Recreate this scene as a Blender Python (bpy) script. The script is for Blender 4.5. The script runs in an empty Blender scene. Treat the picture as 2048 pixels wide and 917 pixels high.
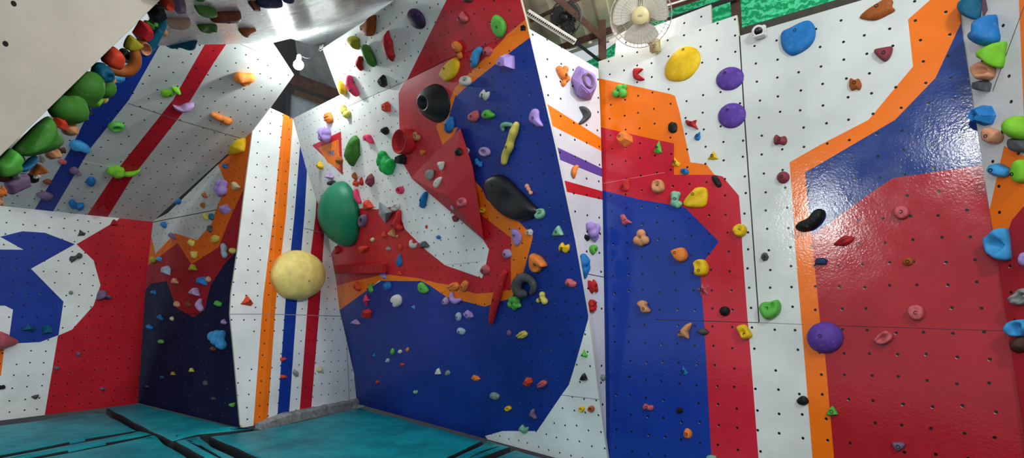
import bpy, bmesh, math, random
from mathutils import Vector, Matrix, noise, geometry
from mathutils.bvhtree import BVHTree

C = bpy.context.scene.collection
SC = bpy.context.scene
F = 1100.0
CAM = Vector((0, 0, 1.6))
RC = (Matrix.Rotation(math.radians(90 + 9.0), 3, 'X') @ Matrix.Rotation(math.radians(0.6), 3, 'Z'))

def ray(x, y):
    return RC @ Vector(((x - 1024) / F, (458.5 - y) / F, -1.0))

class Plane:
    """a wall plane: point, normal towards the room, in-plane axes"""
    def __init__(s, p, n):
        n = n.normalized()
        if n.dot(CAM - p) < 0: n = -n
        s.p, s.n = p.copy(), n
        h = Vector((0, 0, 1)).cross(n)
        s.u = h.normalized() if h.length > 1e-4 else Vector((1, 0, 0))
        s.v = s.n.cross(s.u).normalized()
    def hit(s, x, y, off=0.0):
        d = ray(x, y)
        t = (s.p + s.n * off - CAM).dot(s.n) / d.dot(s.n)
        return CAM + d * t
    def uv(s, w):
        return Vector(((w - s.p).dot(s.u), (w - s.p).dot(s.v)))
    def at(s, q, off=0.0):
        return s.p + s.u * q[0] + s.v * q[1] + s.n * off

def plane3(a, b, c): return Plane(a, (b - a).cross(c - a))
FLOOR = Plane(Vector((0, 0, 0)), Vector((0, 0, 1)))
fl = FLOOR.hit
def depth_pt(x, y, d): return CAM + ray(x, y) * d

def vert_plane(a, b, tilt=0.0):
    """plane standing on the line a-b, leaning tilt degrees into the room"""
    e = (b - a); e.z = 0; e.normalize()
    n = Vector((0, 0, 1)).cross(e)
    if n.dot(CAM - a) < 0: n = -n
    t = math.radians(tilt)
    up = Vector((0, 0, 1)) * math.cos(t) + n * math.sin(t)
    return Plane(a, e.cross(up))

# ------------------------------------------------------------ the planes of the hall
P_D = vert_plane(fl(278, 806), fl(480, 855), -4.5)
P_C = vert_plane(fl(0, 840), fl(278, 806), 0)
hb0, hb1 = fl(712, 808), fl(1219, 946)
P_H = vert_plane(hb0, hb1, 14.5)
P_G = plane3(P_H.hit(697, 212), P_H.hit(1056, 58), P_H.hit(875, 137) + Vector((0, 0, .8)) * 1.0 + P_H.n * 0.0 + Vector((P_H.n.x, P_H.n.y, 0)).normalized() * .42)
I_top = P_H.hit(1056, 58)
P_I = plane3(hb1, I_top, hb1 + Vector((0, 0, 1)))
jdir = Vector((.757, -.653, 0))
P_J = vert_plane(hb1, hb1 + jdir, 0)
kc = P_J.hit(1965, 330); kc.z = 0
P_K = vert_plane(kc, kc + Vector((.05, -1, 0)), 0)
P_B = plane3(P_C.hit(0, 412), P_C.hit(305, 444), P_D.hit(500, 266))
E_mid = P_D.hit(460, 630)
E_cr = fl(524, 848); E_br = fl(720, 808)
P_E2 = plane3(E_cr, E_br, E_cr.lerp(E_br, .5) + Vector((0, 0, 1)))
P_E1 = plane3(fl(480, 855), E_cr, P_E2.hit(574, 231))
BULB = CAM + ray(597, 130) * 8.4
fa, fb = P_B.hit(545, 86), P_G.hit(790, 0)
fd = (fb - fa).normalized()
fp = fa.lerp(fb, .3)
fh = ((BULB - P_B.hit(560, 60)).normalized() + (CAM - P_B.hit(560, 60)).normalized()).normalized()
for _ in range(6):
    P_F = Plane(fa, fh - fd * fh.dot(fd))
    q = P_F.hit(560, 35)
    fh = ((BULB - q).normalized() + (CAM - q).normalized()).normalized()
A_lo, A_hi = depth_pt(0, 312, 2.5), depth_pt(320, 0, 3.3)
P_A = plane3(A_lo, A_hi, depth_pt(0, 0, 2.45))
a_mid = ray(165, 152)
P_A2 = plane3(A_lo, A_hi, A_lo.lerp(A_hi, .5) + a_mid)
if P_A2.n.dot(ray(300, 250)) < 0:
    P_A2.n = -P_A2.n; P_A2.u = -P_A2.u

# ------------------------------------------------------------ materials
def lin(c):
    if isinstance(c, str):
        c = [int(c[i:i + 2], 16) / 255 for i in (0, 2, 4)]
    return tuple((v / 12.92 if v <= .04045 else ((v + .055) / 1.055) ** 2.4) for v in c) + (1,)

class NT:
    def __init__(s, name):
        s.m = bpy.data.materials.new(name); s.m.use_nodes = True
        s.t = s.m.node_tree; s.t.nodes.clear()
        s.out = s.n('ShaderNodeOutputMaterial'); s.b = s.n('ShaderNodeBsdfPrincipled')
        s.l(s.b.outputs[0], s.out.inputs[0])
    def n(s, k, **kw):
        q = s.t.nodes.new(k)
        for a, v in kw.items(): setattr(q, a, v)
        return q
    def l(s, a, b): s.t.links.new(a, b)
    def math(s, op, a, b=None, c=None):
        q = s.n('ShaderNodeMath', operation=op)
        for i, v in enumerate((a, b, c)):
            if v is None: continue
            if isinstance(v, (int, float)): q.inputs[i].default_value = v
            else: s.l(v, q.inputs[i])
        return q.outputs[0]
    def vec(s, op, a, b=None, out=0):
        q = s.n('ShaderNodeVectorMath', operation=op)
        for i, v in enumerate((a, b)):
            if v is None: continue
            if isinstance(v, (tuple, list)): q.inputs[i].default_value = v
            else: s.l(v, q.inputs[i])
        return q.outputs[out]
    def mix(s, f, a, b):
        q = s.n('ShaderNodeMix', data_type='RGBA')
        for i, v in ((0, f), (6, a), (7, b)):
            if isinstance(v, (int, float)): q.inputs[i].default_value = v
            elif isinstance(v, tuple): q.inputs[i].default_value = v
            else: s.l(v, q.inputs[i])
        return q.outputs[2]
    def noise(s, vec, scale, detail=3, rough=.55):
        q = s.n('ShaderNodeTexNoise'); q.inputs['Scale'].default_value = scale
        q.inputs['Detail'].default_value = detail; q.inputs['Roughness'].default_value = rough
        if vec is not None: s.l(vec, q.inputs['Vector'])
        return q.outputs[0]
    def ramp(s, f, a, b):
        q = s.n('ShaderNodeMapRange'); s.l(f, q.inputs[0])
        q.inputs[1].default_value = a; q.inputs[2].default_value = b
        return q.outputs[0]
    def bump(s, h, strength, dist=.01):
        q = s.n('ShaderNodeBump'); q.inputs['Strength'].default_value = strength
        q.inputs['Distance'].default_value = dist; s.l(h, q.inputs['Height'])
        s.l(q.outputs[0], s.b.inputs['Normal'])

_mats = {}
def paint_mat(hexcol, dots=True, rough=.42, spacing=.178, bump=.25, chips=.3, keepn=.08):
    """painted plywood with a grid of dark bolt holes, in metres through the panel's own UV map"""
    key = ('paint', hexcol, dots, rough, spacing, keepn, bump)
    if key in _mats: return _mats[key]
    k = NT('painted_plywood_' + hexcol)
    uv = k.n('ShaderNodeUVMap', uv_map='UVMap').outputs[0]
    tc = k.n('ShaderNodeTexCoord').outputs['Object']
    big = k.noise(tc, 1.1, 4); fine = k.noise(tc, 55, 2)
    base = lin(hexcol)
    dark = tuple(v * .86 for v in base[:3]) + (1,)
    lite = tuple(min(1, v * 1.1 + .004) for v in base[:3]) + (1,)
    col = k.mix(k.ramp(big, .35, .65), dark, lite)
    scuff = k.math('GREATER_THAN', k.noise(tc, 21, 5, .7), .735)
    col = k.mix(k.math('MULTIPLY', scuff, .35), col, lin('d8d4cc'))
    if dots:
        p = k.vec('MULTIPLY', uv, (1 / spacing, 1 / spacing, 0))
        cell = k.vec('FLOOR', p)
        wn = k.n('ShaderNodeTexWhiteNoise', noise_dimensions='2D'); k.l(cell, wn.inputs['Vector'])
        j = k.vec('MULTIPLY', k.vec('SUBTRACT', wn.outputs['Color'], (.5, .5, .5)), (.16, .16, 0))
        q = k.vec('SUBTRACT', k.vec('SUBTRACT', k.vec('FRACTION', p), (.5, .5, 0)), j)
        d = k.vec('LENGTH', q, out=1)
        # paint chipped off around some holes
        q2 = k.vec('ADD', q, (.03, .045, 0)); d2 = k.vec('LENGTH', q2, out=1)
        chip = k.math('MULTIPLY', k.math('LESS_THAN', d2, .042), k.math('GREATER_THAN', wn.outputs['Value'], 1 - chips))
        col = k.mix(k.math('MULTIPLY', chip, .6), col, lin('c9cbcb'))
        hole = k.math('LESS_THAN', d, .064)
        keep = k.math('GREATER_THAN', wn.outputs['Value'], keepn)
        col = k.mix(k.math('MULTIPLY', hole, keep), col, lin('15130f'))
    k.l(col, k.b.inputs['Base Color'])
    r = k.math('ADD', k.math('MULTIPLY', k.noise(tc, 6, 3), .25), rough - .12)
    k.l(r, k.b.inputs['Roughness'])
    k.b.inputs['Specular IOR Level'].default_value = .1 if rough > .55 else .32 if rough > .15 else .42
    k.bump(k.math('ADD', fine, k.math('MULTIPLY', k.noise(tc, 9, 3), 1.2)), bump, .004)
    _mats[key] = k.m
    return k.m

def plain_mat(name, hexcol, rough=.55, metal=0.0, var=.12, scale=14, bump=.15, spec=.4):
    key = (name, hexcol, rough, metal)
    if key in _mats: return _mats[key]
    k = NT(name)
    tc = k.n('ShaderNodeTexCoord').outputs['Object']
    nz = k.noise(tc, scale, 4)
    base = lin(hexcol)
    col = k.mix(k.ramp(nz, .3, .7), tuple(v * (1 - var) for v in base[:3]) + (1,), tuple(min(1, v * (1 + var)) for v in base[:3]) + (1,))
    k.l(col, k.b.inputs['Base Color'])
    k.b.inputs['Roughness'].default_value = rough; k.b.inputs['Metallic'].default_value = metal
    k.b.inputs['Specular IOR Level'].default_value = spec
    if bump: k.bump(k.noise(tc, scale * 6, 3), bump, .003)
    _mats[key] = k.m
    return k.m

# ------------------------------------------------------------ object helpers
def link(name, me, mat=None, parent=None):
    o = bpy.data.objects.new(name, me); C.objects.link(o)
    if mat is not None and not me.materials: me.materials.append(mat)
    if parent: o.parent = parent
    return o

def from_bm(name, bm, mat=None, parent=None, smooth=False):
    bmesh.ops.recalc_face_normals(bm, faces=bm.faces[:])
    me = bpy.data.meshes.new(name); bm.to_mesh(me); bm.free()
    if smooth:
        for p in me.polygons: p.use_smooth = True
    return link(name, me, mat, parent)

def struct(o, label=None, cat='wall'):
    o['kind'] = 'structure'
    if label: o['label'] = label
    o['category'] = cat
    return o
def tag(o, label, cat, group=None, kind=None):
    o['label'] = label; o['category'] = cat
    if group: o['group'] = group
    if kind: o['kind'] = kind
    return o
def empty(name, loc, label=None, cat=None, group=None):
    o = bpy.data.objects.new(name, None); o.location = loc; o.empty_display_size = .1; C.objects.link(o)
    if label: tag(o, label, cat, group)
    return o

def inside(q, poly):
    c = False; j = len(poly) - 1
    for i in range(len(poly)):
        a, b = poly[i], poly[j]
        if (a[1] > q[1]) != (b[1] > q[1]) and q[0] < (b[0] - a[0]) * (q[1] - a[1]) / (b[1] - a[1]) + a[0]: c = not c
        j = i
    return c

def strip(pts, w):
    """pixel poly-line to a thin pixel polygon"""
    L, R = [], []
    for i, p in enumerate(pts):
        a = Vector(pts[max(0, i - 1)]); b = Vector(pts[min(len(pts) - 1, i + 1)])
        d = (b - a).normalized(); n = Vector((-d.y, d.x)) * w / 2
        L.append((p[0] + n.x, p[1] + n.y)); R.append((p[0] - n.x, p[1] - n.y))
    return L + R[::-1]

def facet(bm, mats, plane, outline, base, paints=(), seams=(), thick=.03, spacing=.178, rough=.42, edge='b9ac96', keepn=.08, bump=.25):
    """one flat painted panel: outline and paint regions traced on the panel's plane, cut into one mesh"""
    uvl = bm.loops.layers.uv.get('UVMap') or bm.loops.layers.uv.new('UVMap')
    polys = [([plane.uv(plane.hit(*p)) for p in outline], base, True)]
    for col, pts in paints: polys.append(([plane.uv(plane.hit(*p)) for p in pts], col, True))
    for s in seams:
        pts, w = s[0], s[1]; col = s[2] if len(s) > 2 else '2a2a2a'
        polys.append(([plane.uv(plane.hit(*p)) for p in strip(pts, w)], col, False))
    vs, es = [], []
    for pl, _, _ in polys:
        k = len(vs); vs += pl
        es += [(k + i, k + (i + 1) % len(pl)) for i in range(len(pl))]
    rv, re_, rf, *_ = geometry.delaunay_2d_cdt(vs, es, [], 0, 1e-4)
    bv = [bm.verts.new(plane.at(q)) for q in rv]
    def slot(col, dots):
        m = paint_mat(col, dots, rough, spacing, bump, keepn=keepn)
        if m not in mats: mats.append(m)
        return mats.index(m)
    o2 = polys[0][0]
    for f in rf:
        c = sum((rv[i] for i in f), Vector((0, 0))) / len(f)
        if not inside(c, o2): continue
        col, dots = base, True
        for pl, cc, dd in polys[1:]:
            if inside(c, pl): col, dots = cc, dd
        try: fc = bm.faces.new([bv[i] for i in f])
        except ValueError: continue
        if fc.normal.length == 0: fc.normal_update()
        fc.normal_update()
        if fc.normal.dot(plane.n) < 0: fc.normal_flip()
        fc.material_index = slot(col, dots)
        for lp in fc.loops: lp[uvl].uv = plane.uv(lp.vert.co)
    # the panel's cut edge
    ei = slot(edge, False)
    n = len(o2)
    top = [bm.verts.new(plane.at(q)) for q in o2]; bot = [bm.verts.new(plane.at(q, -thick)) for q in o2]
    for i in range(n):
        fc = bm.faces.new((top[i], top[(i + 1) % n], bot[(i + 1) % n], bot[i])); fc.material_index = ei
    fc = bm.faces.new(bot); fc.material_index = ei

def panel(name, facets, label=None):
    bm = bmesh.new(); mats = []
    for kw in facets: facet(bm, mats, **kw)
    for v in [v for v in bm.verts if not v.link_faces]: bm.verts.remove(v)
    me = bpy.data.meshes.new(name); bm.to_mesh(me); bm.free()
    for m in mats: me.materials.append(m)
    o = link(name, me)
    return struct(o, label)
# ============================================================ the painted climbing walls
WHITE, RED, BLUE, ORANGE, PURPLE = 'eaeeec', 'bf1a2a', '143899', 'f87608', '5c419a'
NAVY = '101c4c'
# back wall, far end
panel('wall_back', [dict(plane=P_C, outline=[(-60, 405), (0, 411), (222, 434), (306, 444), (292, 560), (276, 808), (0, 842), (-60, 850)], base=WHITE, paints=[
    (BLUE, [(-60, 474), (0, 474), (45, 463), (90, 466), (150, 489), (62, 538), (127, 604), (117, 671), (80, 685), (20, 688), (-60, 692)]),
    (WHITE, [(-60, 470), (0, 474), (47, 500), (-60, 499)]),
    (WHITE, [(-60, 612), (10, 612), (26, 620), (18, 678), (10, 705), (-60, 705)]),
    (ORANGE, [(-60, 700), (8, 700), (2, 752), (-60, 760)]),
    (RED, [(240, 436), (235, 441), (153, 489), (187, 521), (201, 571), (187, 612), (144, 660), (116, 672), (89, 833), (290, 812), (315, 440)]),
])], 'low back wall painted with blue, white and red shapes')
# dark corner wall: its paints are darkened to carry the corner's shade
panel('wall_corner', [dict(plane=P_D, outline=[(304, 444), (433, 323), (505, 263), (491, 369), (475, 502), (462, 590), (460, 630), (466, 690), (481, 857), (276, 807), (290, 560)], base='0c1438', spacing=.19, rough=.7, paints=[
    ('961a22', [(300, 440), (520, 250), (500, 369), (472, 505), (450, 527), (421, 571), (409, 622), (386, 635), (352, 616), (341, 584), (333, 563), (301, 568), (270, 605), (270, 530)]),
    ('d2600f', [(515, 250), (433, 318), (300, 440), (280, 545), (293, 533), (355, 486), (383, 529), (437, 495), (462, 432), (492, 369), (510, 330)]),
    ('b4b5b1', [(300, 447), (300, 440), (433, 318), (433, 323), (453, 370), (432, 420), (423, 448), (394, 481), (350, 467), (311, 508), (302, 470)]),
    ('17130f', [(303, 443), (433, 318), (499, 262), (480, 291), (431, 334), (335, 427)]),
], seams=[([(305, 445), (433, 420)], 1.6), ([(276, 627), (466, 630)], 1.4, '0c0f1d')])], 'dark corner wall painted navy, red and orange, darkened for shade')
# striped pillar, two facets folded along the orange stripe
cre = [(574, 231), (553, 430), (540, 628), (524, 849)]
panel('wall_pillar', [
    dict(plane=P_E1, outline=[(505, 263), (541, 216)] + cre + [(481, 857), (466, 690), (460, 630), (462, 590), (475, 502), (491, 369)], base=WHITE, paints=[
        (ORANGE, [(567, 222), (547, 430), (526, 600), (506, 860), (560, 860), (600, 220)])], seams=[([(460, 629), (541, 629)], 1.5, '8b8f8f')]),
    dict(plane=P_E2, outline=[(574, 231), (586, 238), (613, 340), (631, 395), (655, 460), (662, 508), (672, 560), (679, 621), (692, 676), (708, 749), (714, 810), (524, 849), (540, 628), (553, 430)], base=WHITE, paints=[
        (ORANGE, [(560, 220), (586, 236), (572, 430), (552, 600), (535, 845), (500, 860)]),
        (BLUE, [(600, 292), (589, 430), (571, 603), (554, 845), (577, 845), (594, 603), (609, 430), (614, 343)]),
        (RED, [(634, 380), (631, 432), (622, 503), (616, 603), (598, 840), (621, 835), (640, 603), (650, 440)]),
    ], seams=[([(541, 629), (682, 633)], 1.5, '8b8f8f'), ([(608, 457), (650, 467)], 1.4, '777777'), ([(694, 690), (699, 812)], 1.3, '9a9c9a')])],
    'white pillar wall with orange, blue and red upright stripes')
# steep striped overhang
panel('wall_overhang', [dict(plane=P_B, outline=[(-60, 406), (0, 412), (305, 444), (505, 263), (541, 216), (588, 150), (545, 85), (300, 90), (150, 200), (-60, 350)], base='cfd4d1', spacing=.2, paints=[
    (BLUE, [(66, 425), (140, 300), (180, 220), (275, 120), (313, 88), (330, 70), (320, 90), (258, 200), (180, 298), (105, 425)]),
    (RED, [(168, 440), (236, 338), (346, 200), (410, 88), (414, 80), (456, 80), (452, 89), (428, 125), (366, 225), (266, 353), (212, 440)]),
], seams=[([(256, 207), (355, 240), (505, 284)], 1.5, '6e6e6e'), ([(165, 322), (240, 338)], 1.6, 'f0f0f0'), ([(480, 88), (583, 132)], 1.3, '888888')])], 'steep white overhang with blue and red diagonal stripes')
# white ceiling panel
panel('wall_ceiling', [dict(plane=P_F, outline=[(300, 92), (545, 86), (581, 77), (645, 97), (790, 0), (860, -46), (470, -46), (300, -20)], base='e3e7e6', rough=.24, bump=.06, spacing=.2, seams=[([(640, 40), (715, -20)], 1.3, '9aa0a0')])], 'white ceiling panel sloping above the overhang')
# tall centre wall and its upper lean
H_left = [(586, 237), (613, 340), (631, 395), (655, 460), (662, 508), (672, 560), (679, 621), (692, 676), (708, 749), (712, 808)]
H_right = [(1110, 290), (1150, 480), (1166, 570), (1178, 640), (1197, 790), (1213, 905), (1219, 946)]
panel('wall_center', [
    dict(plane=P_H, outline=[(680, 190), (697, 212), (813, 161), (888, 121), (1056, 58)] + H_right + H_left[::-1], base=WHITE, edge='c4c4c0', spacing=.172, paints=[
        ('10328e', [(1070, 50), (1110, 290), (1160, 480), (1180, 590), (1176, 640), (1150, 731), (1138, 770), (1123, 791), (1074, 863), (1005, 863), (970, 873), (990, 900), (712, 830), (660, 640), (679, 621), (745, 573), (860, 500), (940, 300), (895, 262), (899, 229), (910, 195), (928, 178), (960, 153), (1026, 100), (1060, 75)]),
        ('ff7d08', [(1070, 30), (1013, 70), (993, 93), (940, 145), (910, 175), (895, 213), (872, 253), (878, 300), (897, 290), (916, 255), (892, 258), (899, 229), (910, 195), (928, 178), (960, 153), (1026, 100), (1060, 75)]),
        ('ff7d08', [(935, 340), (945, 357), (964, 378), (973, 399), (1008, 425), (1040, 446), (1066, 473), (1051, 531), (1040, 565), (1022, 598), (1000, 603), (970, 614), (936, 605), (894, 595), (860, 572), (844, 563), (758, 562), (745, 573), (679, 621), (660, 600), (660, 540), (900, 460)]),
        ('c81c2b', [(813, 155), (797, 187), (799, 260), (805, 325), (823, 356), (880, 310), (885, 290), (872, 253), (895, 213), (910, 175), (940, 145), (993, 93), (1020, 65), (890, 110)]),
        ('c81c2b', [(915, 262), (945, 360), (958, 427), (1022, 476), (1022, 580), (982, 586), (952, 588), (921, 580), (897, 570), (875, 567), (836, 557), (779, 550), (758, 552), (711, 562), (660, 576), (655, 545), (662, 508), (677, 487), (720, 417), (754, 419), (795, 412), (801, 432), (809, 458), (851, 500), (890, 531), (964, 557), (971, 534), (978, 499), (965, 478), (900, 424), (823, 356), (870, 305)]),
        (WHITE, [(823, 356), (965, 478), (978, 499), (971, 534), (964, 557), (890, 531), (851, 500), (809, 458), (801, 432), (795, 412), (780, 380)]),
        ('c81c2b', [(624, 291), (682, 263), (686, 351)]), ('ff7d08', [(637, 296), (677, 279), (681, 341), (655, 325)]), ('7d6f80', [(655, 305), (668, 300), (667, 314)]),
    ], seams=[([(697, 212), (813, 162)], 1.6, '7b7f80'), ([(640, 459), (660, 470)], 1.2, '777777'), ([(690, 636), (850, 642), (1000, 650), (1172, 662)], 1.1, '243a7c'), ([(890, 531), (960, 524)], 1.0, 'b0b4b4'), ([(1123, 791), (1198, 800)], 1.4, '8b8f8f')]),
    dict(plane=P_G, outline=[(645, 97), (678, 187), (697, 212), (813, 161), (888, 121), (1056, 58), (1041, 0), (1028, -50), (860, -46), (790, 0)], base=WHITE, spacing=.172, rough=.16, bump=.1, paints=[
        ('c81c2b', [(920, -55), (893, 0), (813, 162), (888, 130), (1070, 60), (1041, 0), (1028, -55)]),
        ('ff7d08', [(1070, 28), (1050, 40), (1013, 70), (1004, 82), (1060, 62)])], seams=[([(645, 97), (790, 0)], 1.6, '7b7f80')])],
    'tall leaning centre wall painted blue, red, orange and white')
# banded side strip between the centre wall and the colour-block wall
panel('wall_return', [dict(plane=P_I, outline=[(1056, 56), (1197, 138), (1201, 240), (1205, 390), (1213, 905), (1219, 946)] + H_right[::-1][1:], base='d4d4dc', spacing=.2, paints=[
    (ORANGE, [(1080, 199), (1203, 277), (1210, 306), (1099, 249)]),
    (PURPLE, [(1100, 288), (1208, 339), (1208, 356), (1105, 314)]),
    (RED, [(1110, 356), (1209, 384), (1209, 401), (1110, 379)]),
], seams=[([(1150, 544), (1214, 556)], 1.8, '3c3c40')])], 'narrow side strip with orange, purple and red bands')
# colour-block wall
panel('wall_right', [dict(plane=P_J, outline=[(1197, 123), (1474, 30), (1479, 72), (1735, -3), (1800, -24), (1917, -10), (1921, 40), (1965, 330), (2035, 780), (2062, 960), (2062, 1040), (1221, 1000), (1219, 946), (1213, 905), (1201, 240)], base='d9deda', spacing=.178, rough=.14, bump=.2, paints=[
    (ORANGE, [(1190, 155), (1340, 188), (1350, 192), (1358, 220), (1381, 325), (1413, 329), (1429, 350), (1348, 352), (1340, 300), (1190, 270)]),
    ('c62236', [(1190, 252), (1300, 277), (1348, 287), (1348, 350), (1429, 350), (1445, 353), (1478, 392), (1482, 440), (1485, 501), (1494, 623), (1502, 720), (1517, 917), (1524, 1020), (1400, 1020), (1190, 500)]),
    (BLUE, [(1190, 377), (1282, 400), (1342, 410), (1371, 416), (1438, 484), (1410, 520), (1401, 554), (1408, 640), (1423, 917), (1430, 1060), (1190, 1060)]),
    (ORANGE, [(1870, -30), (1860, 0), (1816, 39), (1826, 133), (1737, 240), (1640, 290), (1579, 325), (1586, 418), (1589, 480), (1609, 720), (1625, 917), (1635, 1060), (1690, 1060), (1668, 917), (1650, 710), (1623, 467), (1618, 430), (1640, 328), (1790, 240), (1871, 156), (1930, 40), (1930, -30)]),
    ('1b377c', [(1935, 22), (1921, 48), (1871, 156), (1790, 240), (1640, 328), (1610, 345), (1618, 430), (1623, 472), (1700, 440), (1990, 340)]),
    ('ac1c2a', [(1623, 470), (1640, 460), (1750, 380), (1785, 357), (1990, 326), (2090, 960), (2090, 1060), (1680, 1060), (1668, 917), (1650, 710), (1640, 642)]),
], seams=[([(1479, 72), (1490, 250), (1518, 645)], 2.6, '23211d'), ([(1310, 640), (1518, 646)], 1.6, '1d1d28'), ([(1518, 646), (1640, 651)], 1.2, '7d827d'), ([(1640, 651), (1800, 656), (2018, 663)], 1.4, '4a0f16'), ([(1206, 367), (1330, 345)], 1.0, 'd98088')])],
    'wide colour-block wall in orange, red, blue and white')
# end wall with the jugs
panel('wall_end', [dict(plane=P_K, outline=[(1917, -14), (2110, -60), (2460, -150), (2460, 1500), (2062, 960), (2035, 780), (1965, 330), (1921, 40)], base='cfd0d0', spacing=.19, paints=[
    (ORANGE, [(2035, -60), (2140, -90), (2150, 280), (2120, 320), (2048, 240)]),
    (ORANGE, [(2008, 292), (1979, 420), (1984, 480), (2020, 470), (2048, 410), (2120, 370), (2120, 350), (2048, 312)]),
    ('ac1c2a', [(1960, 420), (1979, 422), (1986, 462), (2016, 462), (2024, 440), (2048, 412), (2120, 372), (2470, 120), (2470, 1600), (2060, 980)]),
    ('7d5a62', [(1962, -20), (1968, -20), (1976, 20), (1965, 40)]),
], seams=[([(2060, -8), (2048, 13), (1985, 183)], 1.6, '5a4a44')])], 'narrow end wall carrying blue jugs beside the colour-block wall')
# beige slab close to the camera, its steep face turned away
panel('wall_slab', [dict(plane=P_A, outline=[(-80, -60), (378, -60), (320, 0), (0, 312), (-80, 390)], base='cfc8b8', spacing=.2, keepn=.6, thick=.02, edge='8a7860'),
    ], 'beige slab in the upper corner above a row of holds')
b0, b1 = P_A.hit(-60, 371), P_A.hit(372, -50)
bm = bmesh.new(); dn = ray(165, 152) * .35
q = [bm.verts.new(b0), bm.verts.new(b1), bm.verts.new(b1 + dn), bm.verts.new(b0 + dn)]
q2 = [bm.verts.new(v.co - P_A2.n * .03) for v in q]
bm.faces.new(q); bm.faces.new(q2[::-1])
for i in range(4): bm.faces.new((q[i], q2[i], q2[(i + 1) % 4], q[(i + 1) % 4]))
struct(from_bm('wall_slab_face', bm, plain_mat('slab_face_paint', '3d4a36', .6)), 'dark edge face under the beige slab')

# ============================================================ floor and mats
bm = bmesh.new()
for s in ((-16, -2), (10, -2), (10, 16), (-16, 16)): bm.verts.new((s[0], s[1], -.31))
bm.faces.new(bm.verts[:])
struct(from_bm('floor', bm, plain_mat('dark_floor', '14161a', .8)), 'dark floor seen in the gaps between mats', 'floor')

def mat_material():
    k = NT('teal_vinyl')
    tc = k.n('ShaderNodeTexCoord').outputs['Object']
    a = k.noise(tc, 1.3, 5); b = k.noise(tc, 5, 5, .65)
    col = k.mix(k.ramp(a, .3, .7), lin('05707f'), lin('0d9fa9'))
    col = k.mix(k.math('MULTIPLY', k.ramp(b, .5, .75), .5), col, lin('08525f'))
    col = k.mix(k.math('MULTIPLY', k.ramp(k.noise(tc, 2.3, 6, .7), .55, .8), .35), col, lin('3aa3a8'))
    k.l(col, k.b.inputs['Base Color'])
    k.l(k.math('ADD', k.math('MULTIPLY', b, .3), .32), k.b.inputs['Roughness'])
    k.b.inputs['Specular IOR Level'].default_value = .25
    k.bump(k.math('ADD', k.noise(tc, 3.5, 4), k.math('MULTIPLY', k.noise(tc, 40, 2), .15)), .5, .03)
    return k.m
TEAL = mat_material()
MAT_SIDE = plain_mat('mat_side_gap_shade', '0b1416', .7)  # mat sides coloured black to stand for the shadow in the gaps
def mat_piece(px, label, top=0.0, h=.3, seed=0):
    w = [fl(*p) for p in px]
    ctr = sum(w, Vector()) / len(w)
    # resample the outline so the edge can sag and wrinkle like vinyl
    pts = []
    for i in range(len(w)):
        a, b = w[i], w[(i + 1) % len(w)]
        n = max(1, int((b - a).length / .16))
        for j in range(n):
            p = a.lerp(b, j / n)
            nz = noise.noise_vector(p * 2.1 + Vector((seed * 7, 0, 0)))
            if j: p = p + Vector((nz.x, nz.y, 0)) * .022
            pts.append(p)
    bm = bmesh.new()
    rings = [(0, -h), (0, -.035), (.012, -.01), (.04, 0), (.13, .012)]
    prev = None
    from mathutils.geometry import delaunay_2d_cdt
    area = sum(pts[i].x * pts[(i + 1) % len(pts)].y - pts[(i + 1) % len(pts)].x * pts[i].y for i in range(len(pts)))
    if area < 0: pts = pts[::-1]
    n = len(pts); last = None
    for ins, z in rings:
        ring = []
        for i in range(n):
            a, b = pts[i - 1], pts[(i + 1) % n]
            d = (b - a); d.z = 0; d.normalize()
            p = pts[i] + Vector((-d.y, d.x, 0)) * ins
            zz = top + z + (noise.noise(p * 1.7 + Vector((0, seed, 0))) * .012 if z > -.05 else 0)
            ring.append(bm.verts.new((p.x, p.y, zz)))
        if last:
            for i in range(n): bm.faces.new((last[i], last[(i + 1) % n], ring[(i + 1) % n], ring[i]))
        last = ring
    f = bm.faces.new(last)
    bmesh.ops.triangulate(bm, faces=[f])
    o = from_bm('crash_mat', bm, TEAL, smooth=True)
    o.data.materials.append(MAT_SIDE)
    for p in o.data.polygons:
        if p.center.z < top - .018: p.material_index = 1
    return tag(o, label, 'mat', 'teal crash mats on the floor')
mat_piece([(-160, 875), (204, 823), (268, 857), (275, 860), (140, 884), (0, 911), (-200, 958)], 'teal crash mat along the foot of the low back wall', seed=1)
mat_piece([(213, 816), (278, 808), (478, 857), (508, 857), (396, 869), (345, 882), (292, 857)], 'small teal crash mat wedged into the dark corner', seed=2)
mat_piece([(310, 870), (326, 885), (388, 922), (455, 975), (-200, 1080), (-200, 994), (58, 921), (178, 897)], 'teal crash mat in front of a double seam, facing the low back wall', seed=3)
mat_piece([(350, 885), (398, 876), (424, 895), (484, 922), (555, 975), (490, 975), (412, 921)], 'narrow teal crash mat strip between two black gaps below the striped pillar', top=.015, seed=4)
mat_piece([(419, 873), (517, 861), (722, 816), (966, 882), (888, 919), (776, 980), (632, 980), (522, 918)], 'large teal crash mat under the blue foot of the centre wall', seed=5)
mat_piece([(977, 881), (1021, 893), (950, 919), (830, 980), (800, 980), (900, 919)], 'teal strip mat between the large mat and the white foot of the centre wall', seed=6)
mat_piece([(1030, 900), (1120, 924), (1214, 950), (1400, 1024), (1300, 1120), (866, 992), (972, 922)], 'bright teal crash mat beside the white foot of the centre wall', seed=7)
mat_piece([(285, 862), (306, 867), (176, 892), (50, 916), (-200, 986), (-200, 963), (0, 915), (140, 888)], 'thin teal flap covering the seam near the low back wall', top=-.005, seed=8)

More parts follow.
